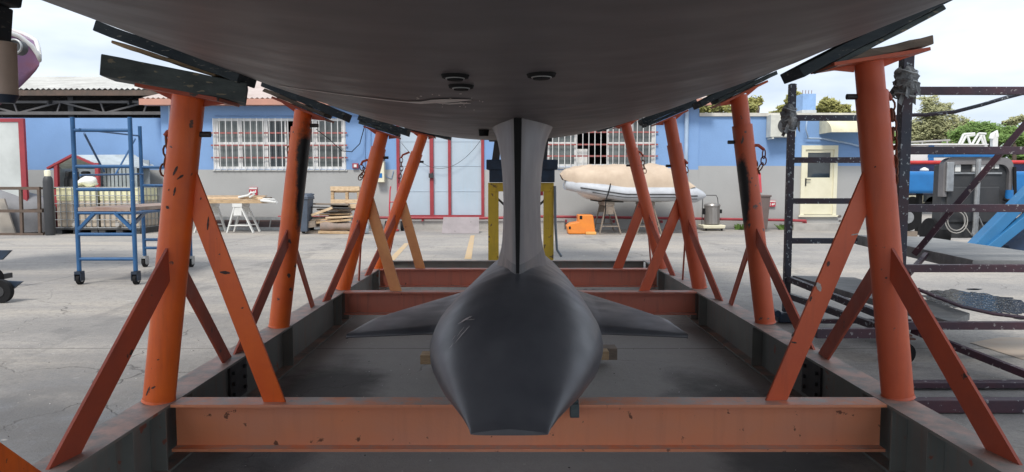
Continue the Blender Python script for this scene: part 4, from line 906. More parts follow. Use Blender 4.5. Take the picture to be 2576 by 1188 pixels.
for i, (px, lab) in enumerate(((172, 'squat dark gas cylinder left inside the small shelter'), (192, 'middle dark gas cylinder inside the small shelter'), (222, 'right dark gas cylinder inside the small shelter beside the white sack'))):
    cylinder(px, 431, 575, 32, DGREY, lab, D2 + .45, DSTEEL)
# IBC containers
def ibc(x0, x1, lab):
    d = Z(x0, 588).y - .1; a, b, c, e = rect(x0, 468, x1, 585, d); t = Thing('water_container', lab, 'water tank', ((a + b) / 2, d + .5, 0), 'caged plastic water containers'); D = 1.0
    q = MB(); q.box(a + .03, b - .03, d + .03, d + D, .16, .80); q2 = MB(); q2.box(a + .03, b - .03, d + .03, d + D, .801, e - .03)
    t.part('tank_lower', q, LIQ, bevel=.03); t.part('tank_upper', q2, IBCM, bevel=.03)
    q = MB(); nv = 7
    for k in range(nv + 1): x = a + (b - a) * k / nv; q.tube((x, d, .14), (x, d, e - .02), .011, n=6)
    for k in range(6): z = .15 + (e - .19) * k / 5; q.tube((a - .01, d - .015, z), (b + .01, d - .015, z), .011, n=6); q.tube((b, d, z), (b, d + D, z), .011, n=6); q.tube((a, d, z), (a, d + D, z), .011, n=6)
    for k in range(1, 6): q.tube((b, d + D * k / 5, .14), (b, d + D * k / 5, e - .02), .011, n=6); q.tube((a, d + D * k / 5, .14), (a, d + D * k / 5, e - .02), .011, n=6)
    t.part('cage', q, STEEL)
    q = MB(); q.box(a - .02, b + .02, d - .02, d + D, .10, .135)
    for xx in (a, (a + b) / 2 - .08, b - .16): q.box(xx, xx + .16, d, d + D, 0, .0995)
    t.part('pallet', q, DGREY); q = MB(); q.tube(((a + b) / 2, d + .0, .23), ((a + b) / 2, d - .09, .23), .05); q.bar(((a + b) / 2, d - .08, .3), ((a + b) / 2, d - .0, .26), .03, .02); t.part('valve', q, TILE)
ibc(137, 243, 'caged water container with cream top left, beside the dark gas cylinder'); ibc(246, 350, 'caged water container with cream top right, seen through the blue scaffold')
# white sack on the containers
q = MB(); p = P(222, 462, 17.9); rows = []
for i in range(9):
    th = math.pi * i / 8; rows.append([p + Vector((.24 * math.sin(th) * math.cos(a_) * (1 + .2 * math.sin(3 * a_ + i)), .2 * math.sin(th) * math.sin(a_), .02 + (.13 if math.cos(th) > 0 else .09) * math.cos(th) + .04 * math.sin(2 * a_ + i))) for a_ in [2 * math.pi * k / 16 for k in range(16)]])
q.grid(rows, True, True); single('white_sack', q, WHITE, 'crumpled white sack on top of the caged water containers', 'sack', p, fix=False)

# blue rolling scaffold
F1 = Z(200, 716).y; F2 = Z(365, 672).y
sc = Thing('rolling_scaffold', 'blue rolling scaffold tower with wooden platform on castors at the left', 'scaffold', (-5.1, F1 + .9, 0))
def castor(t, base, top, mm, name='castor'):
    b = Vector(base); q = MB(); r = .065; q.box(b.x - .035, b.x + .035, b.y - .05, b.y + .05, .13, .165); q.box(b.x - .04, b.x - .032, b.y - .045, b.y + .045, .05, .14); q.box(b.x + .032, b.x + .04, b.y - .045, b.y + .045, .05, .14); q.tube((b.x, b.y, .16), (b.x, b.y, top), .017)
    c_ = t.part(name, q, mm); q = MB(); q.tube((b.x - .02, b.y + .01, r), (b.x + .02, b.y + .01, r), r, n=24); q.m = 1; q.tube((b.x - .026, b.y + .01, r), (b.x + .026, b.y + .01, r), r * .5, n=16); t.part('wheel', q, [BLK, STEEL], parent=c_)
L0, L1 = P(184, 295, F1), P(322, 295, F1); xL = (P(200, 690, F1).x + P(183, 320, F1).x) / 2; xR = (P(346, 690, F1).x + P(323, 320, F1).x) / 2
zt = P(184, 295, F1).z; q = MB(); r = .027
for X_ in (xL, xR): q.tube((X_, F1, .17), (X_, F1, zt), r, n=12)
for yp in (328, 419, 477, 590, 652): z = P(260, yp, F1).z; q.tube((xL, F1, z), (xR, F1, z), r * .8, n=10)
sc.part('end_frame', q, BLUE)
xL2 = (P(351, 330, F2).x + P(365, 650, F2).x) / 2; xR2 = P(480, 650, F2).x; zt2 = P(350, 318, F2).z; q = MB()
for X_ in (xL2, xR2): q.tube((X_, F2, .17), (X_, F2, zt2), r, n=12)
for yp in (421, 467, 603, 624 + 0): z = P(400, yp, F2).z; q.tube((xL2, F2, z), (xR2, F2, z), r * .8, n=10)
sc.part('end_frame', q, BLUE)
q = MB(); q.tube(P(200, 325, F1 - .03), P(350, 342, F2), .012, n=8); q.tube(P(202, 441, F1 - .03), P(360, 438, F2), .013, n=8); q.tube(P(212, 336, F1 - .03), P(262, 432, F1 + 1.0), .014, n=8); q.tube(P(340, 350, F2), P(290, 440, F1 + 1), .012, n=8)
sc.part('diagonal_brace', q, BLUE)
zp = P(260, 522, F1).z; q = MB(); q.box(xL + .03, xR - .03, F1 - .02, F2 + .05, zp - .045, zp); sc.part('platform', q, mat("red_brown_plank", (.26, .14, .11), .8, col2=(.42, .36, .30), nscale=6, amt=.8))
q = MB(); za = P(260, 536, F1).z; q.tube((xL, F1, za), (xR, F1, za), .02); q.bar((xL + .02, F1, P(0, 577, F1).z), (xL + .22, F1, za), .035, .05, (0, 1, 0)); q.bar((xR - .02, F1, P(0, 577, F1).z), (xR - .22, F1, za), .035, .05, (0, 1, 0)); q.tube((xL, F1, za), (xL2, F2, za), .02); q.tube((xR, F1, za), (xR2, F2, za), .02); q.bar(P(330, 570, F1 + .3), P(378, 520, F2 + .2), .03, .05); sc.part('platform_support', q, BLUE)
for X_, Y_, mm in ((xL, F1, NBOX), (xR, F1, NBOX), (xL2, F2, STEEL), (xR2, F2, STEEL)): castor(sc, (X_, Y_, 0), .25, mm)

# white trestles with planks
def trestle(name, x0, x1, topx, ytop, ybot, mm, lab, cat, dep=.5, group=None, d=None):
    d = d or Z((x0 + x1) / 2, ybot).y; t = Thing(name, lab, cat, (P((x0 + x1) / 2, ybot, d).x, d, 0), group)
    zt_ = P(topx, ytop, d).z; xa, xb, xc_ = P(x0, ybot, d).x, P(x1, ybot, d).x, P(topx, ytop, d).x
    q = MB(); q.box(xc_ - .12, xc_ + .12, d - .05, d + dep + .05, zt_ - .09, zt_); t.part('top_rail', q, mm)
    for yy in (d, d + dep):
        for xx in (xa, xb):
            q = MB(); q.bar((xx, yy, 0.002), (xc_ + (.07 if xx > xc_ else -.07), yy, zt_ - .05), .03, .09, (0, 1, 0)); t.part('leg', q, mm)
        q = MB(); zc = zt_ * .25; k = 1 - .25; q.bar((xc_ + (xa - xc_) * k, yy - .02, zc), (xc_ + (xb - xc_) * k, yy - .02, zc), .025, .08, (0, 1, 0)); t.part('cross_tie', q, mm)
        q = MB(); q.box(xc_ - .10, xc_ + .10, yy - .035, yy - .02, zt_ - .3, zt_ - .1); t.part('top_gusset', q, mm)
    return t, d, zt_
t1, dT, zT = trestle('sawhorse', 572, 638, 598, 512, 586, WHITE, 'white wooden sawhorse carrying long planks by the wall', 'sawhorse', .45)
trestle('sawhorse', 520 - 30, 520 + 30, 520, 512, 584, WHITE, 'white sawhorse mostly hidden behind the nearest left prop brace', 'sawhorse', .45, d=dT + .1)
for i, (x0, x1, z0, z1, y0, mm, lab) in enumerate(((500, 672, 0, .10, 0, WOOD, 'thick raw plank lying lowest on the white sawhorse'), (505, 660, .105, .16, .1, WOODL, 'pale board second on the white sawhorse'),
                                              (498, 660, .165, .19, .25, WOOD, 'thin orange-brown board on top of the sawhorse stack'), (560, 670, .105, .15, .32, WOODG, 'weathered batten at the back of the sawhorse stack'))):
    a, b = P(x0, 500, dT).x, P(x1, 500, dT).x; m = MB(); m.box(a, b, dT + y0 - .05, dT + y0 + .12, zT + .003 + z0, zT + z1); single('plank', m, mm, lab, 'plank', (a, dT, zT + z0), 'planks on the white sawhorse', bevel=.004)
m = MB(); m.tube(P(640, 503, dT + .2), P(696, 509, dT - .5), .035, n=10); m.tube(P(655, 500, dT + .2), P(690, 502, dT - .5), .02, n=8); single('white_tube', m, WHITE, 'white plastic tube sticking out right of the planks', 'tube', P(660, 505, dT))
m = MB(); m.path([P(600, 497, dT), P(625, 492, dT), P(632, 484, dT), P(640, 488, dT), P(628, 497, dT)], .03, 8); single('crumpled_sheet', m, WHITE, 'small crumpled white plastic sheet on top of the planks', 'plastic sheet', P(620, 494, dT))
# aluminium ladder on its side by the wall
ld = Thing('ladder', 'aluminium ladder lying on its side along the wall foot', 'ladder', (P(700, 575, DW - .45).x, DW - .45, 0)); q = MB(); DLa = DW - .5
q.bar(P(520, 549, DLa), P(905, 551, DLa), .03, .08); q.bar(P(520, 575, DLa), P(905, 577, DLa), .03, .08); ld.part('side_rail', q, STEEL); q = MB()
for k in range(13): x = 530 + k * 29.5; q.tube(P(x, 575, DLa), P(x + 5, 549, DLa), .018, n=6)
ld.part('rung', q, STEEL); q = MB(); q.bar(P(500, 562, DLa + .2), P(780, 563, DLa + .2), .2, .22); single('dark_tube_bundle', q, mat("dark_bundle", (.09, .08, .085), .7, col2=(.17, .10, .09), nscale=9, stretch=(.3, 1, 8)), 'dark bundle of tubes lying behind the ladder', 'tube bundle', P(600, 575, DLa + .2))
# wheelie bins
def bin_(px0, px1, top, bot, mm, lidm, lab, lidopen=False, d=None):
    d = d or Z((px0 + px1) / 2, bot).y; a, b = P(px0, 540, d).x, P(px1, 540, d).x; h = P((px0 + px1) / 2, top, d).z; t = Thing('wheelie_bin', lab, 'wheelie bin', ((a + b) / 2, d + .25, 0))
    q = MB(); s_ = .05; q.hexa([(a + s_, d + s_, .06), (b - s_, d + s_, .06), (b - s_, d + .45, .06), (a + s_, d + .45, .06)], [(a, d, h - .08), (b, d, h - .08), (b, d + .52, h - .08), (a, d + .52, h - .08)]); q.box(a - .02, b + .02, d - .02, d + .54, h - .12, h - .07); t.part('body', q, mm, bevel=.015)
    q = MB()
    if lidopen: q.prism([(a + .03, d + .56, h - .02), (b - .03, d + .56, h - .02), (b - .06, d + .6, h + .5), ((a + b) / 2, d + .61, h + .56), (a + .06, d + .6, h + .5)], (0, .03, 0))
    else: q.hexa([(a - .02, d - .03, h - .068), (b + .02, d - .03, h - .068), (b + .02, d + .55, h - .068), (a - .02, d + .55, h - .068)], [(a + .03, d + .03, h), (b - .03, d + .03, h), (b - .03, d + .5, h + .03), (a + .03, d + .5, h + .03)]); q.tube((a, d + .57, h), (b, d + .57, h), .02)
    t.part('lid', q, lidm, bevel=.01)
    for x in (a + .04, b - .04): q = MB(); q.tube((x - .03, d + .45, .1), (x + .03, d + .45, .1), .1, n=18); t.part('wheel', q, BLK)
bin_(745, 775, 490, 590, BINM, BINM, 'slate blue wheelie bin behind the second left prop')
bin_(1904, 1938, 484, 571, BINB, REDL, 'brown wheelie bin with open red lid behind the second right prop', True, d=DW - 1.0)

# wood pile, pallet
DWp = Z(840, 588).y
def plank(x0, y0, x1, y1, hpx, dd, wd, mm, lab, name='plank'):
    p, q_ = P(x0, y0, DWp + dd), P(x1, y1, DWp + dd); h = hpx * DWp / FPX; m = MB(); m.bar(p, q_, wd, h); single(name, m, mm, lab, 'plank', p, 'scrap planks in the pile by the wall', bevel=.004)
plank(777, 583, 880, 583, 9, .2, .5, WOODG, 'flat weathered plank at the very bottom of the scrap pile')
plank(803, 584, 890, 586, 6, -.1, .2, WOOD, 'pale plank lying on the ground at the front of the scrap pile')
m = MB(); p = P(803, 570, DWp - .05); rows = []
for i in range(10):
    x = i / 9; r_ = .125 * (.75 + .25 * math.sin(math.pi * min(1, x * 1.6 + .2))); c_ = P(808 + 76 * x, 570, DWp); rows.append([c_ + Vector((0, r_ * 1.1 * math.cos(t), r_ * math.sin(t) * (1 + .1 * math.sin(3 * t + i)))) for t in [2 * math.pi * k / 12 for k in range(12)]])
m.grid(rows, True, True); m.add(rows[0], [tuple(range(12))]); m.add(rows[-1], [tuple(range(12))]); single('wood_log', m, mat("grey_pink_log", (.34, .25, .21), .9, col2=(.24, .20, .17), nscale=7, bump=.5), 'rounded grey-pink log at the bottom of the scrap pile', 'log', p, fix=False)
plank(775, 565, 800, 562, 16, .1, .5, WOODG, 'short block propping the left end of the scrap pile')
for (x0, y0, x1, y1, h, dd, wd, mm, lab) in (
    (774, 562, 884, 553, 5, .0, .14, WOOD, 'long honey-coloured plank rising to the right across the lower pile'), (776, 555, 862, 549, 4, .12, .12, WOODL, 'thin pale batten above the honey-coloured plank'),
    (786, 548, 870, 546, 5, .3, .2, WOODG, 'weathered board in the middle of the scrap pile'), (784, 542, 836, 523, 6, .0, .12, WOODL, 'pale batten tilted steeply across the front of the pile'),
    (806, 540, 884, 538, 4, .25, .2, WOOD, 'short honey-coloured batten right of the tilted batten'), (820, 548, 888, 545, 4, -.02, .1, WOODL, 'pale stub at the right front of the pile'),
    (778, 521, 880, 524, 3, .1, .15, DSTEEL, 'nearly black thin strip near the top of the pile'), (800, 527, 884, 530, 4, .3, .25, WOODG, 'grey board just below the black strip'),
    (788, 513, 878, 515, 4, .3, .2, WOODG, 'uppermost grey board of the pile below the pallet'), (804, 534, 880, 534, 4, .4, .25, WOODG, 'grey board at the back of the pile')):
    plank(x0, y0, x1, y1, h, dd, wd, mm, lab)
m = MB(); a, b, c, e = rect(792, 508, 884, 584, DWp + .5)
for k in range(8): m.box(a + .35 + .1 * random.random(), b - .1 * random.random(), DWp + .42, DWp + .62, .04 + k * .085, .04 + k * .085 + .06)
single('board_stack', m, WOODG, 'even stack of grey boards at the back under the wooden pallet', 'board stack', (a, DWp + .5, 0))
pa, pb, pc_, pe = rect(832, 469, 905, 530, DWp + .45); pl = Thing('pallet', 'pale wooden pallet standing on edge on top of the scrap pile', 'pallet', ((pa + pb) / 2, DWp + .45, pc_)); q = MB()
for (z0, z1) in ((pe - .13, pe), (pe - .46, pe - .3), (pe - .30, pe - .18 + .0), (pc_ + .02, pc_ + .12)):
    pass
hgt = pe - pc_
for (f0, f1) in ((.82, 1.0), (.30, .46), (.10, .27)): q.box(pa, pb, DWp + .42, DWp + .445, pc_ + hgt * f0, pc_ + hgt * f1)
pl.part('front_board', q, WOODL); q = MB()
for fx in (0, .5, .9): q.box(pa + (pb - pa) * fx + .005, pa + (pb - pa) * (fx + .1), DWp + .446, DWp + .54, pc_, pe - .01)
pl.part('bearer', q, WOOD); q = MB(); q.box(pa, pb, DWp + .541, DWp + .56, pe - .16, pe - .02); q.box(pa, pb, DWp + .541, DWp + .56, pc_, pc_ + .1); pl.part('back_board', q, WOOD)
# white bag / plastic canister by the third prop
q = MB(); a, b, c, e = rect(897, 555, 922, 582, DWp); q.lathe([(.06, 0), (.17, .02), (.18, .2), (.12, .32), (.05, .36), (.04, .4)], ((a + b) / 2, DWp, 0), 16); single('plastic_bag', q, mat("pale_blue_plastic", (.62, .72, .78), .4), 'pale blue-white plastic bag on the ground behind the third left prop', 'plastic bag', ((a + b) / 2, DWp, 0))
# hand truck
D3 = Z(1000, 582).y; ht = Thing('hand_truck', 'red hand truck with grey wheels parked beside the gate', 'hand truck', (P(1000, 580, D3).x, D3, 0)); q = MB()
x0, x1 = P(978, 540, D3).x, P(998, 540, D3).x; zt = P(990, 470, D3).z
for X_ in (x0, x1): q.path([(X_, D3 + .05, .08), (X_, D3 + .12, .6), (X_, D3 + .25, zt - .1), (X_, D3 + .35, zt)], .018, 8)
for z in (.25, .5, .75): q.tube((x0, D3 + .05 + z * .1, z), (x1, D3 + .05 + z * .1, z), .014)
q.box(x0 - .05, x1 + .05, D3 - .15, D3 + .08, .02, .045); q.box(x0, x1, D3 + .05, D3 + .07, .04, .3); ht.part('frame', q, TRED)
for X_ in (x0 - .08, x1 + .12): 
    q = MB(); q.tube((X_ - .035, D3 + .15, .13), (X_ + .035, D3 + .15, .13), .13, n=20); q.m = 1; q.tube((X_ - .04, D3 + .15, .13), (X_ + .04, D3 + .15, .13), .06, n=14); ht.part('wheel', q, [BLK, STEEL])
# grey plate leaning at the gate
D4 = Z(1160, 588).y; q = MB(); a, b = P(1111, 588, D4).x, P(1205, 588, D4).x; zt = P(1160, 547, D4 + .4).z
q.hexa([(a, D4, .004), (b, D4, .004), (b, D4 + .04, .004), (a, D4 + .04, .004)], [(a, D4 + .5, zt), (b - .02, D4 + .5, zt), (b - .02, D4 + .54, zt), (a, D4 + .54, zt)]); single('access_ramp', q, GREYP, 'pinkish grey plate ramp sloping up to the gate sill', 'ramp', ((a + b) / 2, D4, 0))
# ================================================================ yellow stand behind the keel
dY = 10.2; ys_ = Thing('yellow_gantry', 'worn yellow steel gantry with navy blue head box behind the keel fin', 'gantry', (P(1312, 600, dY).x, dY, 0))
for (x0, x1, n_) in ((1228, 1254, 'l'), (1368, 1393, 'r')):
    a, b, c, e = rect(x0, 470, x1, 600, dY); q = MB(); q.box(a, b, dY, dY + .012, 0, P(1300, 461, dY).z); q.box(a, a + .012, dY + .012, dY + .16, 0, P(1300, 461, dY).z); q.box(b - .012, b, dY + .012, dY + .16, 0, P(1300, 461, dY).z)
    q.box(a - .05, b + .05, dY - .05, dY + .22, 0, .03); ys_.part('leg', q, YEL, bevel=.003)
a, b, c, e = rect(1228, 460, 1393, 482, dY); q = MB(); q.box(a + .002, b - .002, dY - .012, dY + .17, c, e); ys_.part('crossbar', q, YEL, bevel=.004)
a, b, c, e = rect(1231, 404, 1395, 459, dY); q = MB(); q.box(a, b, dY - .06, dY + .5, c, e); q.box(a - .04, b + .04, dY - .1, dY + .5, e - .13, e + .01); ys_.part('head_box', q, NBOX, bevel=.01)
q = MB()
for (x0, x1) in ((1237, 1256), (1362, 1376)):
    a, b, c, e = rect(x0, 352, x1, 404, dY); q.hexa([(a, dY, c), (b, dY, c), (b, dY + .2, c), (a, dY + .2, c)], [(a + .04, dY, e), (b + .02, dY, e), (b + .02, dY + .2, e), (a + .04, dY + .2, e)])
a, b, c, e = rect(1230, 346, 1388, 356, dY); q.box(a, b, dY - .05, dY + .1, c, e); ys_.part('lifting_arm', q, DGREY, bevel=.005)
q = MB(); q.bar(P(1250, 498, dY + .1), P(1275, 522, dY + .1), .03, .03); q.bar(P(1376, 498, dY + .1), P(1350, 522, dY + .1), .03, .03); ys_.part('knee_brace', q, DSTEEL)
q = MB(); q.box(*rect(1352, 480, 1366, 492, dY + .05)[:2], dY + .02, dY + .08, *rect(1352, 480, 1366, 492, dY + .05)[2:]); ys_.part('tail_lamp', q, REDL)
q = MB(); q.path([P(1396, 468, dY - .02), P(1397, 560, dY - .02), P(1401, 628, dY - .02), P(1412, 645, dY - .1)], .018, 8); ys_.part('hose', q, mat("slate_hose", (.16, .19, .22), .6))

# ================================================================ covered inflatable dinghy
Dd = 17.2; dg = Thing('covered_dinghy', 'white inflatable dinghy under a wrinkled beige cover, resting on two wooden trestles', 'dinghy', (P(1590, 500, Dd).x, Dd + .7, P(1590, 509, Dd).z))
def lp(tab, x):
    for (a, va), (b, vb) in zip(tab, tab[1:]):
        if x <= b: return va + (vb - va) * (x - a) / (b - a)
    return tab[-1][1]
ctop = [(1414, 436), (1423, 426), (1443, 420), (1500, 417), (1545, 415), (1677, 416), (1700, 424), (1724, 440), (1750, 468)]; cbot = [(1414, 440), (1421, 452), (1440, 460), (1511, 475), (1633, 480), (1724, 478), (1750, 470)]
half = [(1414, .10), (1425, .30), (1450, .50), (1490, .66), (1550, .74), (1650, .76), (1750, .72)]
rows = []; yc = Dd + .72; rnd = random.Random(3)
for i in range(141):
    x = 1414 + 336 * i / 140; hw = lp(half, x) + .05; zt_, zb_ = P(x, lp(ctop, x), yc).z, P(x, lp(cbot, x), yc - hw).z; X_ = P(x, 460, Dd).x; r = []
    for k in range(49):
        t = math.pi * k / 48; c, s = math.cos(t), math.sin(t)
        fo = lambda v: (1 - abs(math.sin(v))) ** 3; wr = .05 * fo(x * .034 + 2.2 * t) * s + .045 * fo(x * .022 - 1.7 * t + 1) * s + .03 * fo(x * .061 + 3.1 * t + 2) - .03 + .010 * math.sin(x * .13 + 4 * t)
        r.append((X_, yc - hw * math.copysign(abs(c) ** .8, c), zb_ + (zt_ - zb_) * (s ** .62 if s > 0 else 0) + wr * s + .006 * math.sin(x * .3)))
    rows.append(r)
q = MB(); q.grid(rows, True); q.add(rows[0], [tuple(range(49))]); q.add(rows[-1], [tuple(range(49))]); dg.part('cover', q, TARP, fix=False)
q = MB()
def tub(side):
    tb = []
    for i in range(23):
        x = 1432 + (1752 - 1432) * i / 22; hw = lp(half, x) * (1 if side < 0 else 1); y = 466 + (487 - 466) * min(1, (x - 1432) / 140) + (4 if x > 1700 else 0)
        zz = P(x, y, yc - hw).z; tb.append(Vector((P(x, 470, Dd).x, yc + side * (hw - .05), zz)))
    return tb
for side in (-1, 1):
    tb = tub(side); rr = [.12 + .06 * min(1, i / 6) for i in range(len(tb))]; tb.append(tb[-1] + Vector((.16, 0, -.01))); rr.append(.10); tb.append(tb[-1] + Vector((.08, 0, -.01))); rr.append(.03); q.path(tb, rr, 16)
dg.part('inflatable_tube', q, TUBE); q = MB(); tb = tub(-1); q.path([p + Vector((0, -.175, -.02)) for p in tb[2:]], .016, 6); q.path([p + Vector((0, -.15, -.09)) for p in tb[4:]], .012, 6); dg.part('rubbing_strake', q, DSTEEL)
hb_t = [(1435, 461), (1450, 478), (1466, 492), (1480, 500), (1515, 506), (1600, 508), (1670, 509), (1725, 506)]; rows = []
for i in range(31):
    x = 1435 + 290 * i / 30; hw = lp(half, x) * .8; zb_ = P(x, lp(hb_t, x), yc).z - .0; zt_ = P(x, 466 + 18 * min(1, (x - 1435) / 140), yc - hw).z; X_ = P(x, 480, Dd).x
    rows.append([(X_, yc - hw, zt_), (X_, yc - hw * .92, zb_ + (zt_ - zb_) * .5), (X_, yc - hw * .6, zb_ + (zt_ - zb_) * .22), (X_, yc, zb_), (X_, yc + hw * .6, zb_ + (zt_ - zb_) * .22), (X_, yc + hw * .92, zb_ + (zt_ - zb_) * .5), (X_, yc + hw, zt_)])
q = MB(); q.grid(rows, True); q.add(rows[-1], [tuple(range(7))]); dg.part('hull', q, GELW, fix=False)
q = MB(); q.path([Vector(r[3]) + Vector((0, -.02, -.005)) for r in rows[6:16]], .018, 6); dg.part('keel_strip', q, BLK)
q = MB(); q.path([P(1418, 450, Dd + .3), P(1421, 470, Dd + .3), P(1428, 477, Dd + .3), P(1436, 466, Dd + .3), P(1438, 460, Dd + .3)], .008, 6); dg.part('painter_rope', q, TILE)
q = MB(); q.path([P(1536, 462, Dd - .12), P(1532, 480, Dd - .14), P(1524, 505, Dd - .1), P(1523, 530, Dd - .08), P(1519, 560, Dd - .05)], .014, 6); dg.part('tie_strap', q, BLK)
for i, (x0, x1, tx, lab) in enumerate(((1508, 1562, 1533, 'left brown wooden trestle under the bow of the covered dinghy'), (1600, 1664, 1634, 'right brown wooden trestle under the stern of the covered dinghy'))):
    t, d, zt_ = trestle('trestle', x0, x1, tx, 508, 580, WOODG, lab, 'trestle', 1.2, 'trestles under the dinghy', d=Dd + .12)
# orange moulded steps
D5 = Z(1460, 590).y; q = MB(); q.prism([P(x, y, D5) for x, y in ((1430, 589), (1426, 569), (1436, 562), (1455, 559), (1455, 541), (1492, 541), (1499, 589))], (0, .5, 0))
p = P(1462, 589, D5); o = single('plastic_steps', q, ORG, 'orange two-level moulded step block on the ground left of the trestles', 'step block', (p.x, D5, 0), bevel=.02)
q = MB(); a, b, c, e = rect(1474, 583, 1500, 589, D5 - .1); q.box(a, b, D5 - .12, D5 - .005, .003, .07); q.build('foot_plate', mat("pale_orange_plastic", (.85, .45, .12), .5), o, o.location, bevel=.01)
q = MB(); 
for (x0, y0, x1, y1) in ((1431, 570, 1436, 577),): a, b, c, e = rect(x0, y0, x1, y1, D5); q.box(a, b, D5 - .004, D5 + .02, c, e)
q.box(*rect(1458, 541, 1465, 552, D5)[:2], D5 - .003, D5 + .02, *rect(1458, 543, 1465, 552, D5)[2:]); q.build('hand_hole', BLK, o, o.location)
# drum vacuum on yellow dolly
D6 = 18.55; c = P(1797, 577, D6); vc = Thing('drum_vacuum', 'stainless steel drum vacuum with wire handle on a pale yellow dolly', 'vacuum', (c.x, D6 + .25, 0)); cx = c.x; cy = D6 + .25
q = MB(); q.lathe([(.18, .16), (.20, .17), (.20, .62), (.212, .63), (.212, .66), (.19, .70), (.02, .72)], (cx, cy, 0), 28, True); vc.part('drum', q, mat("stainless_drum", (.36, .34, .32), .35, .6, nscale=6, stretch=(4, 4, .4)))
q = MB(); q.hexa([(cx - .28, cy - .25, .06), (cx + .28, cy - .25, .06), (cx + .28, cy + .25, .06), (cx - .28, cy + .25, .06)], [(cx - .30, cy - .26, .15), (cx + .30, cy - .26, .15), (cx + .30, cy + .26, .15), (cx - .30, cy + .26, .15)]); vc.part('dolly', q, CREAM, bevel=.02)
for sx in (-1, 1):
    q = MB(); q.tube((cx + sx * .2 - .02, cy - .22, .035), (cx + sx * .2 + .02, cy - .22, .035), .034); vc.part('castor', q, BLK)
q = MB(); q.box(cx - .23, cx - .19, cy - .06, cy + .06, .42, .58); q.box(cx + .19, cx + .25, cy - .05, cy + .05, .45, .55); vc.part('side_clamp', q, BLK)
q = MB(); hz_ = P(1797, 492, D6).z; q.path([(cx - .26, cy, .15), (cx - .25, cy, hz_ - .08), (cx - .2, cy, hz_), (cx + .10, cy, hz_), (cx + .14, cy, hz_ - .08), (cx + .16, cy, .66)], .011, 8); vc.part('handle', q, DSTEEL)

# ================================================================ dark mobile scaffold, right
nU = Z(2288, 915); fU = Z(1984, 812); nd, fd = nU.y, fU.y
ms = Thing('painted_scaffold', 'paint-spattered navy and maroon mobile scaffold with plank decks at the right', 'scaffold', (3.2, 5.6, 0))
def upr(pxt, pyt, pxb, d, zb, w_, mm):
    t, b = P(pxt, pyt, d), P(pxb, 800, d); x = (t.x + b.x) / 2; q = MB(); q.box(x - w_ / 2, x + w_ / 2, d - w_ / 2, d + w_ / 2, zb, t.z); q.box(x - w_ * .36, x + w_ * .36, d - w_ * .36, d + w_ * .36, t.z, t.z + .004); ms.part('upright', q, mm, bevel=.004); return x
xn = upr(2270, 118, 2266, nd, .30, .07, NAVY); xf = upr(1987, 212, 1983, fd, .10, .055, NAVY)
xe = xn + 1.95; xfe = P(2268, 400, fd).x
for X_, d, w_ in ((xe, nd, .07), (xfe, fd, .055)):
    q = MB(); q.box(X_ - w_ / 2, X_ + w_ / 2, d - w_ / 2, d + w_ / 2, .25, P(1288, 118, nd).z); ms.part('upright', q, NAVY)
for yp in (297, 403, 506, 606):
    z = P(2000, yp, fd).z; q = MB(); q.bar((xf + .028, fd, z), (xfe - .03, fd, z), .045, .05); ms.part('rung', q, NAVY, bevel=.003)
for i, yp in enumerate((229, 379, 524, 675, 819)):
    z = P(2300, yp, nd).z; q = MB(); q.bar((xn + .036, nd, z), (xe - .036, nd, z), .05, .052); ms.part('rung', q, MAROON if i != 3 else MAROON, bevel=.003)
q = MB(); q.bar(P(2590, 300, nd + .06), P(2300, 640, nd + .5), .035, .04); q.bar(P(2295, 830, nd + .05), P(2640, 965, nd - .6), .04, .045); q.bar(P(2285, 690, nd + .05), P(2330, 640, nd + .5), .03, .03); ms.part('diagonal_brace', q, MAROON)
q = MB(); q.path([P(x, y, nd + .1) for x, y in ((2280, 290), (2330, 289), (2400, 282), (2470, 264), (2530, 246), (2600, 228))], .013, 8); ms.part('tie_rod', q, NAVY)
q = MB(); q.path([P(x, y, nd - .15) for x, y in ((2310, 728), (2350, 745), (2420, 772), (2500, 790), (2600, 802))], .012, 8); ms.part('tie_rod', q, MAROON)
q = MB(); a = P(2052, 808, fd - .5); b = P(2290, 808, fd - .5); q.bar(a, b, .04, .035); ms.part('base_bar', q, MAROON); q = MB(); a = P(2052, 838, nd); b = P(2268, 838, nd); q.bar(a, Vector((xn - .036, a.y, a.z)), .05, .065); ms.part('base_bar', q, MAROON)
q = MB(); q.bar((xf, fd, .25), (xn, nd, P(0, 838, nd).z), .04, .05); ms.part('side_bar', q, NAVY); q = MB(); q.bar((xf, fd, P(0, 700, fd).z), (xn, nd, P(0, 819, nd).z + .03), .04, .05); ms.part('side_bar', q, NAVY)
DECK = mat("weathered_grey_deck", (.34, .34, .33), .85, col2=(.18, .185, .19), nscale=7, amt=.8, bump=.6, bscale=30, stretch=(.6, 3, 1), chips=(.36, .36, .34), chip_scale=22, chip_th=.66)
def slab(c4, th, lab):
    top = [Vector(c) for c in c4]; q = MB(); q.hexa([c - Vector((0, 0, th)) for c in top], top); ms.part('deck_plank', q, DECK, label=lab, bevel=.003)
za, zb_ = P(0, 612, fd).z, P(0, 676, nd).z + .05
slab([P(2447, 654, nd + .04), P(2760, 657, nd + .04), P(2330, 596, fd), P(2154, 591, fd)], .085, 'upper plank deck')
slab([P(2398, 811, nd + .02), P(2440, 788, nd + .3), P(2150, 698, fd + .05), P(1993, 693, fd - .05)], .05, 'lower plank deck')
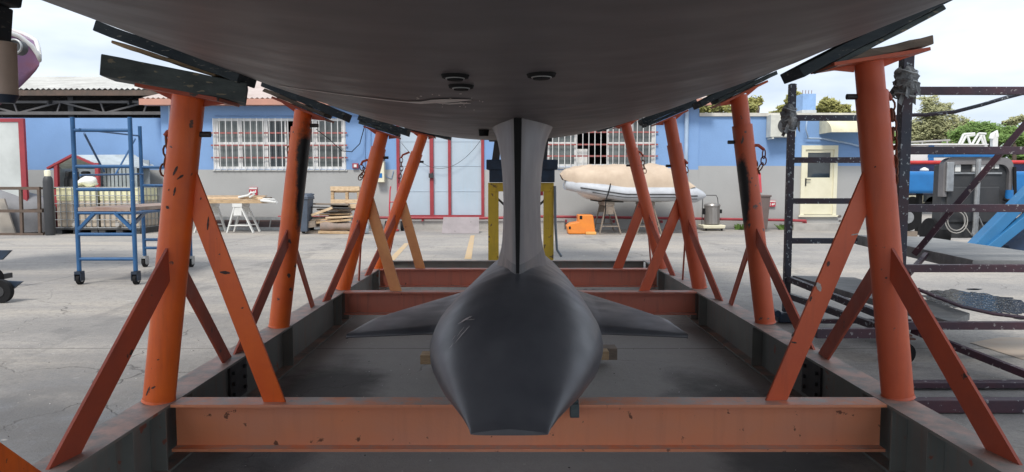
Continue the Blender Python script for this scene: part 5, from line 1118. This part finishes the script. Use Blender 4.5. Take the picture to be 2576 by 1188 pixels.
# castor and foot
def bigcast(x, d, r, mm):
    q = MB(); q.box(x - .03, x + .03, d - .04, d + .04, 2 * r + .06, .34); q.box(x - .06, x + .07, d - .03, d + .03, 2 * r + .045, 2 * r + .058); q.box(x - .05, x + .10, d - .02, d + .02, 2 * r + .02, 2 * r + .03); q.bar((x - .025, d - .028, 2 * r + .05), (x + .03, d - .028, r), .006, .035, (0, 1, 0)); q.bar((x - .025, d + .028, 2 * r + .05), (x + .03, d + .028, r), .006, .035, (0, 1, 0))
    c_ = ms.part('castor', q, mat("rusty_fork", (.16, .07, .05), .7, .3)); q = MB(); q.tube((x + .03, d - .022, r), (x + .03, d + .022, r), r, n=28); q.m = 1; q.tube((x + .03, d - .024, r), (x + .03, d + .024, r), r * .35, n=16); ms.part('wheel', q, [BLK, STEEL], parent=c_)
bigcast(xn + .03, nd, .075, MAROON); bigcast(xe, nd, .075, MAROON)
q = MB(); q.box(xf - .08, xf + .1, fd - .06, fd + .06, .01, .09); q.tube((xf - .09, fd - .05, .09), (xf - .09, fd + .05, .09), .03); ms.part('foot', q, NBOX, bevel=.01)
# cloth wraps
def wrap(x, y0, y1, d, r0, lab, seed):
    rn = random.Random(seed); z1, z0 = P(1288, y0, d).z, P(1288, y1, d).z; rows = []; n = 26
    for i in range(n + 1):
        t = i / n; env = math.sin(math.pi * min(.97, .06 + t * .9)) ** .45
        rows.append([Vector((x + (r0 * env * (1 + .16 * math.sin(3 * a + 7 * t + seed) + .12 * math.sin(7 * a - 9 * t) + .10 * math.sin(t * 31 + 2 * a) + rn.uniform(-.07, .07))) * math.cos(a), d + (r0 * env * (1 + .15 * math.sin(4 * a + 5 * t) + rn.uniform(-.07, .07))) * math.sin(a), z0 + (z1 - z0) * t + .008 * math.sin(3 * a))) for a in [2 * math.pi * k / 26 for k in range(26)]])
    q = MB(); q.grid(rows, False, True)
    for k in range(9):
        a = rn.uniform(0, 6.28); c = Vector((x + r0 * math.cos(a) * .9, d + r0 * math.sin(a) * .9, z0 + (z1 - z0) * rn.uniform(.15, .6))); h = rn.uniform(.04, .1); o_ = Vector((math.cos(a), math.sin(a), 0)) * .03
        q.add([c, c + Vector((.03, 0, .01)), c + o_ + Vector((.01, 0, -h)), c + o_ * 1.2 + Vector((-.015, 0, -h * .8))], [(0, 1, 2, 3)])
    m = single('cloth_wrap', q, CLOTH, lab, 'cloth wrap', (x, d, z0), 'grey cloths tied round the scaffold uprights', fix=False)
    q = MB()
    for tt in (.12, .45, .8): zz = z0 + (z1 - z0) * tt; q.path([(x + r0 * .95 * math.cos(a), d + r0 * .95 * math.sin(a), zz + .015 * math.sin(a * 2 + tt * 9)) for a in [2 * math.pi * k / 18 for k in range(18)]], .006, 5, True)
    q.build('binding_tape', mat("pale_tape", (.42, .44, .44), .6), m, m.location)
wrap(xf - .02, 262, 335, fd, .062, 'ragged grey cloth bound round the far scaffold upright beside the air conditioner', 1)
wrap(xn, 165, 250, nd, .072, 'grey cloth bundle bound round the near scaffold upright high beside the prop', 5)
# loose maroon beams on the ground
for (x0, x1, yp, z, h, lab) in ((2286, 2900, 959, .05, .035, 'thin maroon steel bar lying on the ground behind the thicker one'), (2280, 3000, 1003, .075, .07, 'thick maroon steel bar lying on the ground at the lower right')):
    a = Z(x0, yp, z); b = Z(x1, yp, z); m = MB(); m.bar((a.x, a.y, z - h / 2 + .0), (b.x, b.y, z - h / 2), .07, h); single('steel_bar', m, MAROON, lab, 'steel bar', (a.x, a.y, 0), 'maroon steel bars on the ground', bevel=.003)

# ================================================================ far right: machine, tank, boats
D7 = Z(2450, 634).y; a, b, c, e = rect(2366, 397, 2540, 634, D7); mh = Thing('boom_lift', 'dark grey and blue self-propelled boom lift parked behind the scaffold', 'boom lift', ((a + b) / 2, D7 + .6, 0))
q = MB(); q.box(a + .02, b - .02, D7 + .02, D7 + .3, .25, e - .12); q.box(a + .1, b - .2, D7 - .02, D7 + .02, P(0, 560, D7).z, P(0, 470, D7).z); mh.part('chassis', q, DGREY, bevel=.02)
q = MB(); r_ = .16; prof_ = [(a, c + 1.0), (a, e - r_)] + [(a + r_ - r_ * math.cos(t), e - r_ + r_ * math.sin(t)) for t in [math.pi / 2 * k / 6 for k in range(1, 7)]] + [(b - r_ + r_ * math.sin(t), e - r_ + r_ * math.cos(t)) for t in [math.pi / 2 * k / 6 for k in range(7)]] + [(b, c + 1.0)]
outer = prof_; inner_ = [(x + (.07 if x < (a + b) / 2 else -.07), z - (.12 if z > e - r_ - .01 else 0)) for x, z in prof_]
for i in range(len(outer) - 1):
    A, B_, C_, D_ = outer[i], outer[i + 1], inner_[i + 1], inner_[i]; q.hexa([(A[0], D7 - .05, A[1]), (B_[0], D7 - .05, B_[1]), (C_[0], D7 - .05, C_[1]), (D_[0], D7 - .05, D_[1])], [(A[0], D7 + .1, A[1]), (B_[0], D7 + .1, B_[1]), (C_[0], D7 + .1, C_[1]), (D_[0], D7 + .1, D_[1])])
mh.part('hood', q, MGREY)
q = MB(); q.box(*rect(2374, 405, 2392, 482, D7)[:2], D7 - .10, D7 - .055, *rect(2374, 408, 2392, 482, D7)[2:]); mh.part('light_strip', q, STEEL, bevel=.01)
for (x0, y0, x1, y1) in ((2402, 412, 2416, 432), (2446, 410, 2478, 432), (2488, 414, 2498, 424), (2502, 414, 2512, 424)):
    ra = rect(x0, y0, x1, y1, D7); q = MB(); q.box(ra[0], ra[1], D7 - .012, D7 + .019, ra[2], ra[3]); mh.part('sticker', q, WHITE)
q = MB(); ra = rect(2400, 434, 2520, 438, D7); q.box(ra[0], ra[1], D7 - .01, D7 + .019, ra[2], ra[3]); ra = rect(2398, 410, 2535, 414, D7); mh.part('trim_line', q, STEEL)
q = MB(); x = P(2457, 500, D7 - .2).x; q.tube((x, D7 - .2, .3), (x, D7 - .2, P(0, 400, D7 - .2).z), .045); q.path([P(2445, 590, D7 - .2), P(2455, 545, D7 - .2)], .012, 6); q.path([P(2480, 585, D7 - .2), P(2462, 545, D7 - .2)], .012, 6); mh.part('mast', q, STEEL)
q = MB(); q.box(*rect(2366, 390, 2510, 396, D7)[:2], D7 - .1, D7 + .4, *rect(2390, 388, 2510, 395, D7)[2:]); mh.part('blue_rail', q, LBLUE)
q = MB()
for rr_ in (28, 22): q.path([P(2406 + rr_ * math.cos(t), 556 + rr_ * 1.1 * math.sin(t), D7 - .12) for t in [2 * math.pi * k / 20 for k in range(20)]], .010, 5, True)
q.path([P(2424, 540, D7 - .1), P(2428, 570, D7 - .1), P(2445, 592, D7 - .1)], .01, 5); mh.part('hose', q, TILE)
q = MB(); q.tube((b - .1, D7 - .12, P(0, 500, D7).z), (b - .1, D7 - .12, P(0, 478, D7).z), .07, .06); mh.part('blue_bottle', q, LBLUE)
q = MB(); q.path([(b - .02, D7 - .1, P(0, 420, D7).z), (b + .0, D7 - .12, P(0, 490, D7).z), (b - .1, D7 - .15, P(0, 508, D7).z), (b - .2, D7 - .12, P(0, 500, D7).z)], .03, 8); mh.part('rubber_loop', q, BLK)
da = D7 - 1.2; q = MB(); q.bar(P(2448, 626, da), P(2640, 432, da), .18, .22, (0, 1, 0)); mh.part('boom_section', q, MBLUE, bevel=.01)
q = MB(); q.bar(P(2470, 640, da - .1), P(2700, 455, da - .1), .16, .13, (0, 1, 0)); mh.part('boom_section', q, MBLUE, bevel=.01)
q = MB(); q.bar(P(2530, 640, da + .35), P(2720, 520, da + .35), .4, .42, (0, 1, 0)); mh.part('lower_boom', q, mat("dark_navy_boom_paint", (.02, .045, .10), .5)); q = MB(); q.bar(P(2545, 585, da + .1), P(2600, 535, da + .1), .05, .08, (0, 1, 0)); mh.part('warning_label', q, mat("worn_label", (.6, .5, .42), .6, col2=(.2, .12, .1), nscale=20))  # lower boom in plain dark navy paint
q = MB(); q.box(*rect(2462, 585, 2500, 640, da)[:2], da - .1, da + .4, 0, P(0, 618, da).z); mh.part('turntable', q, MBLUE)
for X_ in (a + .1, b + .25): q = MB(); q.tube((X_ - .12, D7 + .3, .3), (X_ + .12, D7 + .3, .3), .3, n=26); mh.part('wheel', q, BLK)
# blue tank beam
D8 = 17.0; a, b, c, e = rect(2240, 431, 2760, 487, D8); tk = Thing('blue_barrier', 'long bright blue rounded steel barrel on black legs left and right of the boom lift', 'tank', ((a + b) / 2, D8, 0)); r_ = (e - c) / 2
q = MB(); q.box(a, b, D8, D8 + .5, c, e); tk.part('tank_body', q, LBLUE, bevel=.09, bseg=4)
for xp in (2252, 2326, 2600): X_ = P(xp, 500, D8).x; q = MB(); q.box(X_ - .04, X_ + .04, D8 + .15, D8 + .3, 0, c - .002); tk.part('leg', q, BLK)
q = MB(); q.lathe([(.02, .1), (.09, .06), (.10, .02), (.05, 0)], P(2325, 432, D8 + .2) - Vector((0, 0, .0)), 12); tk.part('rag', q, WHITE)
# far navy and red hull with white house
D9 = 27.0; fb_ = Thing('fishing_boat', 'navy fishing boat with red rail and white deckhouse far behind the boom lift', 'boat', (P(2450, 540, D9).x, D9 + 1.2, .6))
x0, x1 = P(2210, 420, D9).x, P(2900, 420, D9).x; zr0, zr1, zh = P(0, 412, D9).z, P(0, 404, D9).z, P(0, 480, D9).z
rows = []
for i in range(21):
    t = i / 20; X_ = x0 + (x1 - x0) * t; hw = 1.3 * math.sin(math.pi * (.06 + .94 * t * .6)) ** .5; rows.append([(X_, D9 + 1.3 - hw, zr0), (X_, D9 + 1.3 - hw * .95, zh + .5), (X_, D9 + 1.3 - hw * .5, zh), (X_, D9 + 1.3, zh - .2), (X_, D9 + 1.3 + hw * .5, zh), (X_, D9 + 1.3 + hw, zr0)])
q = MB(); q.grid(rows, True); q.add(rows[-1], [tuple(range(6))]); q.add(rows[0], [tuple(range(6))]); fb_.part('hull', q, NAVYH, fix=False)
q = MB(); q.path([Vector(r[0]) + Vector((0, 0, (zr1 - zr0) / 2)) for r in rows], .07, 8); q.path([Vector(r[5]) + Vector((0, 0, .06)) for r in rows], .07, 8); fb_.part('red_rail', q, mat("bright_red_paint", (.60, .04, .04), .45))
a, b, c, e = rect(2235, 366, 2476, 406, D9 + .6); q = MB(); q.box(a, b, D9 + .6, D9 + 2.0, c - .1, e); q.box(a - .1, b + .1, D9 + .5, D9 + 2.1, e, e + .05); dh = fb_.part('deckhouse', q, GELW, bevel=.02)
q = MB(); ra = rect(2336, 366, 2349, 406, D9 + .58); q.box(ra[0], ra[1], D9 + .56, D9 + .597, ra[2], ra[3]); fb_.part('blue_column', q, LBLUE, parent=dh)
q = MB(); ra = rect(2490, 378, 2512, 404, D9 + .6); q.box(ra[0], ra[1], D9 + .6, D9 + 1.8, ra[2], ra[3]); fb_.part('blue_locker', q, mat("dusty_blue", (.12, .28, .45), .5))
q = MB(); q.path([P(2285, 358, D9 + .8), P(2390, 353, D9 + .8)], .035, 6); q.path([P(2285, 368, D9 + .6), P(2340, 362, D9 + .6), P(2450, 364, D9 + .6)], .03, 6); q.path([P(2320, 356, D9 + .8), P(2320, 368, D9 + .8)], .03, 6); q.path([P(2383, 353, D9 + .8), P(2383, 366, D9 + .8)], .03, 6); fb_.part('boom_pole', q, TILE)
for X_ in (P(2300, 500, D9).x, P(2560, 500, D9).x, P(2800, 500, D9).x): q = MB(); q.box(X_ - .2, X_ + .2, D9 + .9, D9 + 1.7, 0, zh - .1); fb_.part('keel_block', q, WOODG)
# white folding ladder frames on its deck
q = MB()
for (p_, q_) in (((2408, 372), (2424, 338)), ((2424, 338), (2452, 336)), ((2414, 372), (2430, 342)), ((2444, 372), (2434, 342)), ((2440, 372), (2462, 336)), ((2462, 336), (2480, 337)), ((2452, 372), (2470, 340)), ((2482, 372), (2474, 340)), ((2478, 372), (2466, 340)), ((2430, 342), (2452, 340))):
    q.tube(P(*p_, D9 + .9), P(*q_, D9 + .9), .045, n=6)
single('white_ladder_frame', q, WHITE, 'white folding ladder frames standing on the fishing boat roof', 'ladder frame', P(2445, 372, D9 + .9))
q = MB(); q.bar(P(2500, 372, D9 + .9), P(2501, 345, D9 + .9), .16, .2); q.path([P(2494, 350, D9 + .9), P(2498, 338, D9 + .9), P(2504, 332, D9 + .9), P(2506, 345, D9 + .9)], .1, 8); single('covered_outboard', q, WHITE, 'white wrapped outboard standing right of the white ladder frames', 'outboard motor', P(2500, 372, D9 + .9))
# cream van / cabin beyond
D10 = 31.0; cv = Thing('cream_van', 'cream van with dark windows far beyond the blue barrel', 'van', (P(2315, 520, D10).x, D10 + 1, 0)); a, b, c, e = rect(2278, 486, 2360, 530, D10)
q = MB(); q.box(a, b, D10, D10 + 1.8, .35, e + .4); cv.part('body', q, CREAM, bevel=.08); ra = rect(2322, 490, 2352, 508, D10); q = MB(); q.box(ra[0], ra[1], D10 - .02, D10 + .03, ra[2], ra[3]); cv.part('window', q, GLB)
for xp in (2294, 2345): q = MB(); q.tube((P(xp, 530, D10).x, D10 - .02, .33), (P(xp, 530, D10).x, D10 + .2, .33), .33, n=22); cv.part('wheel', q, BLK)
q = MB(); q.tube((P(2283, 555, 15.5).x, 15.5, .5), (P(2283, 555, 15.5).x, 15.56, .5), .30, n=26); q2 = [P(2283, 555, 15.5).x]
wh_ = single('spare_wheel', q, BLK, 'black wheel partly hidden behind the near scaffold upright', 'wheel', (q2[0], 15.5, .2)); q = MB(); q.tube((q2[0], 15.485, .5), (q2[0], 15.575, .5), .13, n=18); q.build('hub', STEEL, wh_, wh_.location)
q = MB(); q.box(q2[0] - .2, q2[0] + .2, 15.45, 15.6, 0, .2); single('wheel_chock', q, WOODG, 'wooden block under the black wheel behind the scaffold', 'chock', (q2[0], 15.5, 0))

# ================================================================ far left: mauve bow, hanging jack, trolley
D11 = 9.0; mb_ = Thing('mauve_boat', 'mauve hulled boat bow with white rail at the far left', 'boat', (-8.2, D11, .3)); tt = [(102, 158, 152), (100, 166, 138), (92, 178, 118), (75, 196, 98), (40, 229, 82), (0, 262, 66), (-80, 330, 40), (-240, 420, 0), (-500, 520, -60)]
rows = []; rim = []; rim2 = []
for i, (x, yb, yt) in enumerate(tt):
    X_ = P(x, 200, D11).x; zb2, zt2_ = P(x, yb, D11).z, P(x, yt, D11).z; dist = P(102, 200, D11).x - X_; hw = 1.5 * (1 - math.exp(-dist / 1.2)); r = []
    for k in range(9):
        t = k / 8; r.append((X_, D11 - hw * (1 - t) ** .8 * .98, zt2_ + (zb2 - zt2_) * t ** 1.1))
    rows.append(r + [(X_, D11 + (D11 - a_[1]), a_[2]) for a_ in r[-2::-1]]); rim.append(Vector(r[0])); rim2.append(Vector((X_, 2 * D11 - r[0][1], r[0][2])))
q = MB(); q.grid(rows, True); q.add([r[0] for r in rows] + [r[-1] for r in rows][::-1], [tuple(range(2 * len(rows)))]); mb_.part('hull', q, PURP, fix=False)
q = MB(); q.path(rim[::-1] + rim2[1:], .028, 10); mb_.part('rail', q, GELW)
c_ = P(38, 118, D11 - 1.0); q = MB(); q.path([c_ + Vector((.085 * math.cos(t), -.02, .075 * math.sin(t))) for t in [2 * math.pi * k / 20 for k in range(20)]], .012, 8, True); mb_.part('hawse_ring', q, STEEL); q = MB(); q.tube(c_ + Vector((0, -.01, 0)), c_ + Vector((0, .1, 0)), .08, n=20); mb_.part('hawse_hole', q, DGREY)
q = MB(); q.box(-10.6, -9.6, D11 - .3, D11 + .3, 0, .95); mb_.part('keel_block', q, WOODG)
D12 = 2.45
def up_block(x0, y0, x1, y1, mm, lab, skew=0):
    a, b, c, e = rect(x0, y0, x1, y1, D12); m = MB(); m.hexa([(a - .3, D12 - .22, c), (b - skew, D12 - .22, c), (b - skew, D12, c), (a - .3, D12, c)], [(a - .3, D12 - .22, e), (b, D12 - .22, e), (b, D12, e), (a - .3, D12, e)]); return m, ((a + b) / 2, D12 + .1, c)
m, o_ = up_block(-60, -14, 62, 22, TIM, '', .01); single('timber_block', m, TIM, 'dark timber block against the hull edge in the top left corner', 'timber block', o_, PADG, bevel=.006)
sj = Thing('screw_jack', 'short beige screw jack with dark wooden head at the top left corner', 'jack', (P(10, 200, D12).x, D12 + .1, P(0, 275, D12).z)); m, o_ = up_block(-60, 24, 38, 122, TIM, '', .015); sj.part('head_block', m, TIM, bevel=.006)
x_ = P(12, 200, D12 - .1).x; q = MB(); q.tube((x_, D12 - .1, P(0, 250, D12).z), (x_, D12 - .1, P(0, 122, D12).z), .036, .038, 24); sj.part('tube', q, BEIGE); q = MB(); q.tube((x_, D12 - .1, P(0, 268, D12).z), (x_, D12 - .1, P(0, 249, D12).z), .024, .040, 24); sj.part('base_cap', q, NBOX)
D13 = Z(3, 762).y; tr_ = Thing('hand_trolley', 'low trolley with black wheel and dark blue plates at the left edge', 'trolley', (P(-60, 760, D13).x, D13 + .2, 0))
c_ = P(2, 733, D13); r_ = c_.z; q = MB(); q.tube((c_.x, D13 - .03, r_), (c_.x, D13 + .03, r_), r_, n=32); q.m = 1; q.tube((c_.x, D13 - .036, r_), (c_.x, D13 + .036, r_), r_ * .45, n=20); tr_.part('wheel', q, [BLK, DSTEEL])
q = MB(); q.prism([P(-120, 700, D13 + .05), P(54, 709, D13 + .05), P(30, 728, D13 + .05), P(-120, 735, D13 + .05)], (0, .04, 0)); tr_.part('side_plate', q, NBOX); q = MB(); q.prism([P(-60, 630, D13 + 1), P(28, 630, D13 + 1), P(4, 654, D13 + 1), P(-60, 655, D13 + 1)], (0, .03, 0)); tr_.part('side_plate', q, NBOX)
q = MB(); q.box(P(-190, 700, D13).x, P(-180, 700, D13).x, D13 + .06, D13 + 1.25, .1, .16); tr_.part('frame', q, DSTEEL)
q = MB(); xx_ = P(-170, 740, D13).x; q.tube((xx_ - .03, D13 + .9, r_), (xx_ + .03, D13 + .9, r_), r_, n=24); tr_.part('wheel', q, BLK)

# ================================================================ vegetation
def leafmat(name, c1, c2):
    m = mat(name, c1, .7, col2=c2, nscale=.9, amt=.9); m.node_tree.nodes['Principled BSDF'].inputs['Specular IOR Level'].default_value = .2; return m
LY = leafmat("olive_yellow_leaves", (.44, .41, .14), (.25, .26, .10)); LG = leafmat("pine_green_leaves", (.22, .34, .09), (.10, .17, .05)); LP = leafmat("pale_green_leaves", (.46, .45, .25), (.29, .30, .15))
def leaves(mb, blobs, n, size, rn):
    sub_ = []
    for (x, y, z, rx, ry, rz) in blobs:
        for _ in range(12):
            u = [rn.gauss(0, 1) for _ in range(3)]; l = math.sqrt(sum(c * c for c in u)); k = rn.uniform(.45, 1.0); f = rn.uniform(.22, .5); sub_.append((x + rx * u[0] / l * k, y + ry * u[1] / l * k, z + rz * u[2] / l * k, rx * f, ry * f, rz * f * .8))
    blobs = [(b[0], b[1], b[2], b[3] * .9, b[4] * .9, b[5] * .9) for b in blobs for _ in (0, 1)][::2] + sub_
    tot_ = 0
    tot = sum(b[3] * b[4] * b[5] for b in blobs)
    for (x, y, z, rx, ry, rz) in blobs:
        k = max(20, int(n * rx * ry * rz / tot)); cl = [(rn.gauss(0, 1), rn.gauss(0, 1), rn.gauss(0, 1)) for _ in range(max(4, k // 34))]
        for _ in range(k):
            g = rn.choice(cl); l = math.sqrt(g[0] ** 2 + g[1] ** 2 + g[2] ** 2) or 1; rad = .45 + .55 * ((hash((g[0], 1)) % 100) / 100)
            c = Vector((x + rx * (g[0] / l * rad + rn.gauss(0, .2)), y + ry * (g[1] / l * rad + rn.gauss(0, .2)), z + rz * (g[2] / l * rad + rn.gauss(0, .2))))
            u = Vector((rn.gauss(0, 1), rn.gauss(0, 1), rn.gauss(0, .7))).normalized() * size * rn.uniform(.6, 1.3); v = u.orthogonal().normalized() * size * .45
            mb.add([c - u, c + v, c + u, c - v], [(0, 1, 2, 3)])
def tree(name, lab, px, base_d, blobs_px, leafm, n, size, seed, group='trees beyond the yard', trunk=.16):
    rn = random.Random(seed); X_ = P(px, 400, base_d).x; t = Thing(name, lab, 'tree', (X_, base_d, 0), group); s = FPX / base_d; bl = []
    for (cx, cy, rx, rz) in blobs_px: c = P(cx, cy, base_d); bl.append((c.x, base_d + rn.uniform(-.5, .5), c.z, rx / s, rx / s * .8, rz / s))
    zmin = min(b[2] - b[5] * .2 for b in bl); q = MB(); q.path([(X_, base_d, 0), (X_ + .1, base_d, zmin * .5), (X_, base_d, zmin)], [trunk, trunk * .8, trunk * .6], 8)
    for b in bl: q.path([(X_, base_d, zmin * .8), ((X_ + b[0]) / 2, base_d, (zmin + b[2]) / 2 - .1), (b[0], b[1], b[2])], [trunk * .5, trunk * .3, trunk * .1], 6)
    t.part('trunk', q, BARK); q = MB(); leaves(q, bl, n, size, rn); t.part('crown', q, leafm, fix=False)
tree('eucalyptus_tree', 'olive-yellow tree showing between the hull and the second right prop', 1800, 33, [(1785, 262, 24, 26), (1815, 258, 22, 22), (1770, 275, 14, 14), (1835, 278, 14, 10)], LY, 5000, .10, 1)
tree('eucalyptus_tree', 'sparse olive tree between the second right prop and the far scaffold upright', 1900, 34, [(1895, 262, 20, 18), (1915, 256, 12, 12), (1880, 275, 16, 12)], LY, 3500, .10, 2)
tree('eucalyptus_tree', 'olive tree directly behind the blue chimney', 1990, 33, [(1992, 256, 20, 22), (1972, 274, 16, 12), (2010, 270, 18, 16), (1955, 284, 14, 8)], LY, 4500, .10, 3)
tree('eucalyptus_tree', 'olive tree right of the blue chimney above the annex roof', 2085, 34, [(2080, 268, 24, 18), (2110, 280, 22, 12), (2062, 282, 16, 12), (2140, 290, 18, 8)], LY, 4500, .10, 4)
tree('poplar_tree', 'tall pale yellow-green tree right of the near scaffold upright', 2350, 40, [(2350, 290, 40, 30), (2340, 262, 26, 22), (2385, 268, 20, 12), (2330, 330, 50, 40), (2400, 320, 46, 32), (2300, 345, 30, 30)], LP, 22000, .075, 5)
tree('umbrella_pine', 'bright green umbrella pine behind the white ladder frames', 2480, 37, [(2480, 330, 62, 24), (2440, 338, 40, 18), (2530, 338, 44, 20), (2560, 352, 30, 16), (2470, 350, 60, 14)], LG, 20000, .075, 6, trunk=.25)
tree('small_tree', 'small sparse dark tree on the skyline at the right edge', 2548, 46, [(2545, 305, 16, 12), (2560, 300, 10, 9), (2538, 312, 12, 8)], LP, 700, .12, 7)
rn = random.Random(11); q = MB(); bl = []
for k in range(46):
    px = 2150 + k * 18; c = P(px, rn.uniform(360, 385), 50); bl.append((c.x, 50 + rn.uniform(-2, 2), c.z, 1.0, 1.2, rn.uniform(1.0, 1.7)))
leaves(q, bl, 9000, .22, rn); hg = MB(); 
o = q.build('hedge_thicket', LG, fix=False); tag(o, kind='stuff', label='green thicket closing the yard behind the boats', cat='thicket')
# low distant boundary wall behind the thicket
q = MB(); q.box(P(2200, 470, 52).x, 90, 52, 52.3, 0, 2.2); single('boundary_wall', q, TILE, 'plain grey boundary wall far behind the boats at the right', 'wall', (P(2600, 470, 52).x, 52, 0))
# grit, flakes and small litter on the concrete
rn = random.Random(21); q = MB()
for _ in range(1500):
    k = rn.random()
    if k < .45: x, y = rn.uniform(-1.4, 1.6), rn.uniform(2.2, 6)
    elif k < .75: x, y = rn.uniform(-4.5, -1.7), rn.uniform(2.2, 8)
    else: x, y = rn.uniform(1.8, 6), rn.uniform(3, 9)
    s = rn.choice((.002, .003, .003, .005)) * rn.uniform(.6, 1.3); a = rn.uniform(0, 6.3); q.m = rn.choice((0, 0, 1, 2)); v = [Vector((x + s * math.cos(a + t) * rn.uniform(.6, 1.3), y + s * math.sin(a + t) * rn.uniform(.6, 1.3), .001)) for t in (0, 2.1, 4.2)]
    q.add(v + [Vector((x, y, .001 + s * .7))], [(0, 1, 3), (1, 2, 3), (2, 0, 3)])
tag(q.build('grit', [TILE, WHITE, DGREY], fix=False), 'small grit and paint flakes scattered over the concrete', 'grit', kind='stuff')
# weeds at the wall foot
q = MB(); rn = random.Random(5)
for (x0, x1, n) in ((1850, 1900, 50), (1960, 2030, 240), (2055, 2090, 80)):
    for _ in range(n):
        c = P(rn.uniform(x0, x1), 577, DW - .12); c.z = 0; c.y -= rn.random() * .15; h = Vector((rn.gauss(0, .07), rn.gauss(0, .05), rn.uniform(.05, .16))); s_ = Vector((rn.uniform(.02, .05), 0, 0)); q.add([c - s_, c + s_, c + h + s_ * .4, c + h - s_ * .4], [(0, 1, 2, 3)])
tag(q.build('weeds', leafmat("weed_green", (.12, .20, .04), (.06, .11, .03)), fix=False), 'green weeds growing along the foot of the annex wall', 'weeds', kind='stuff')
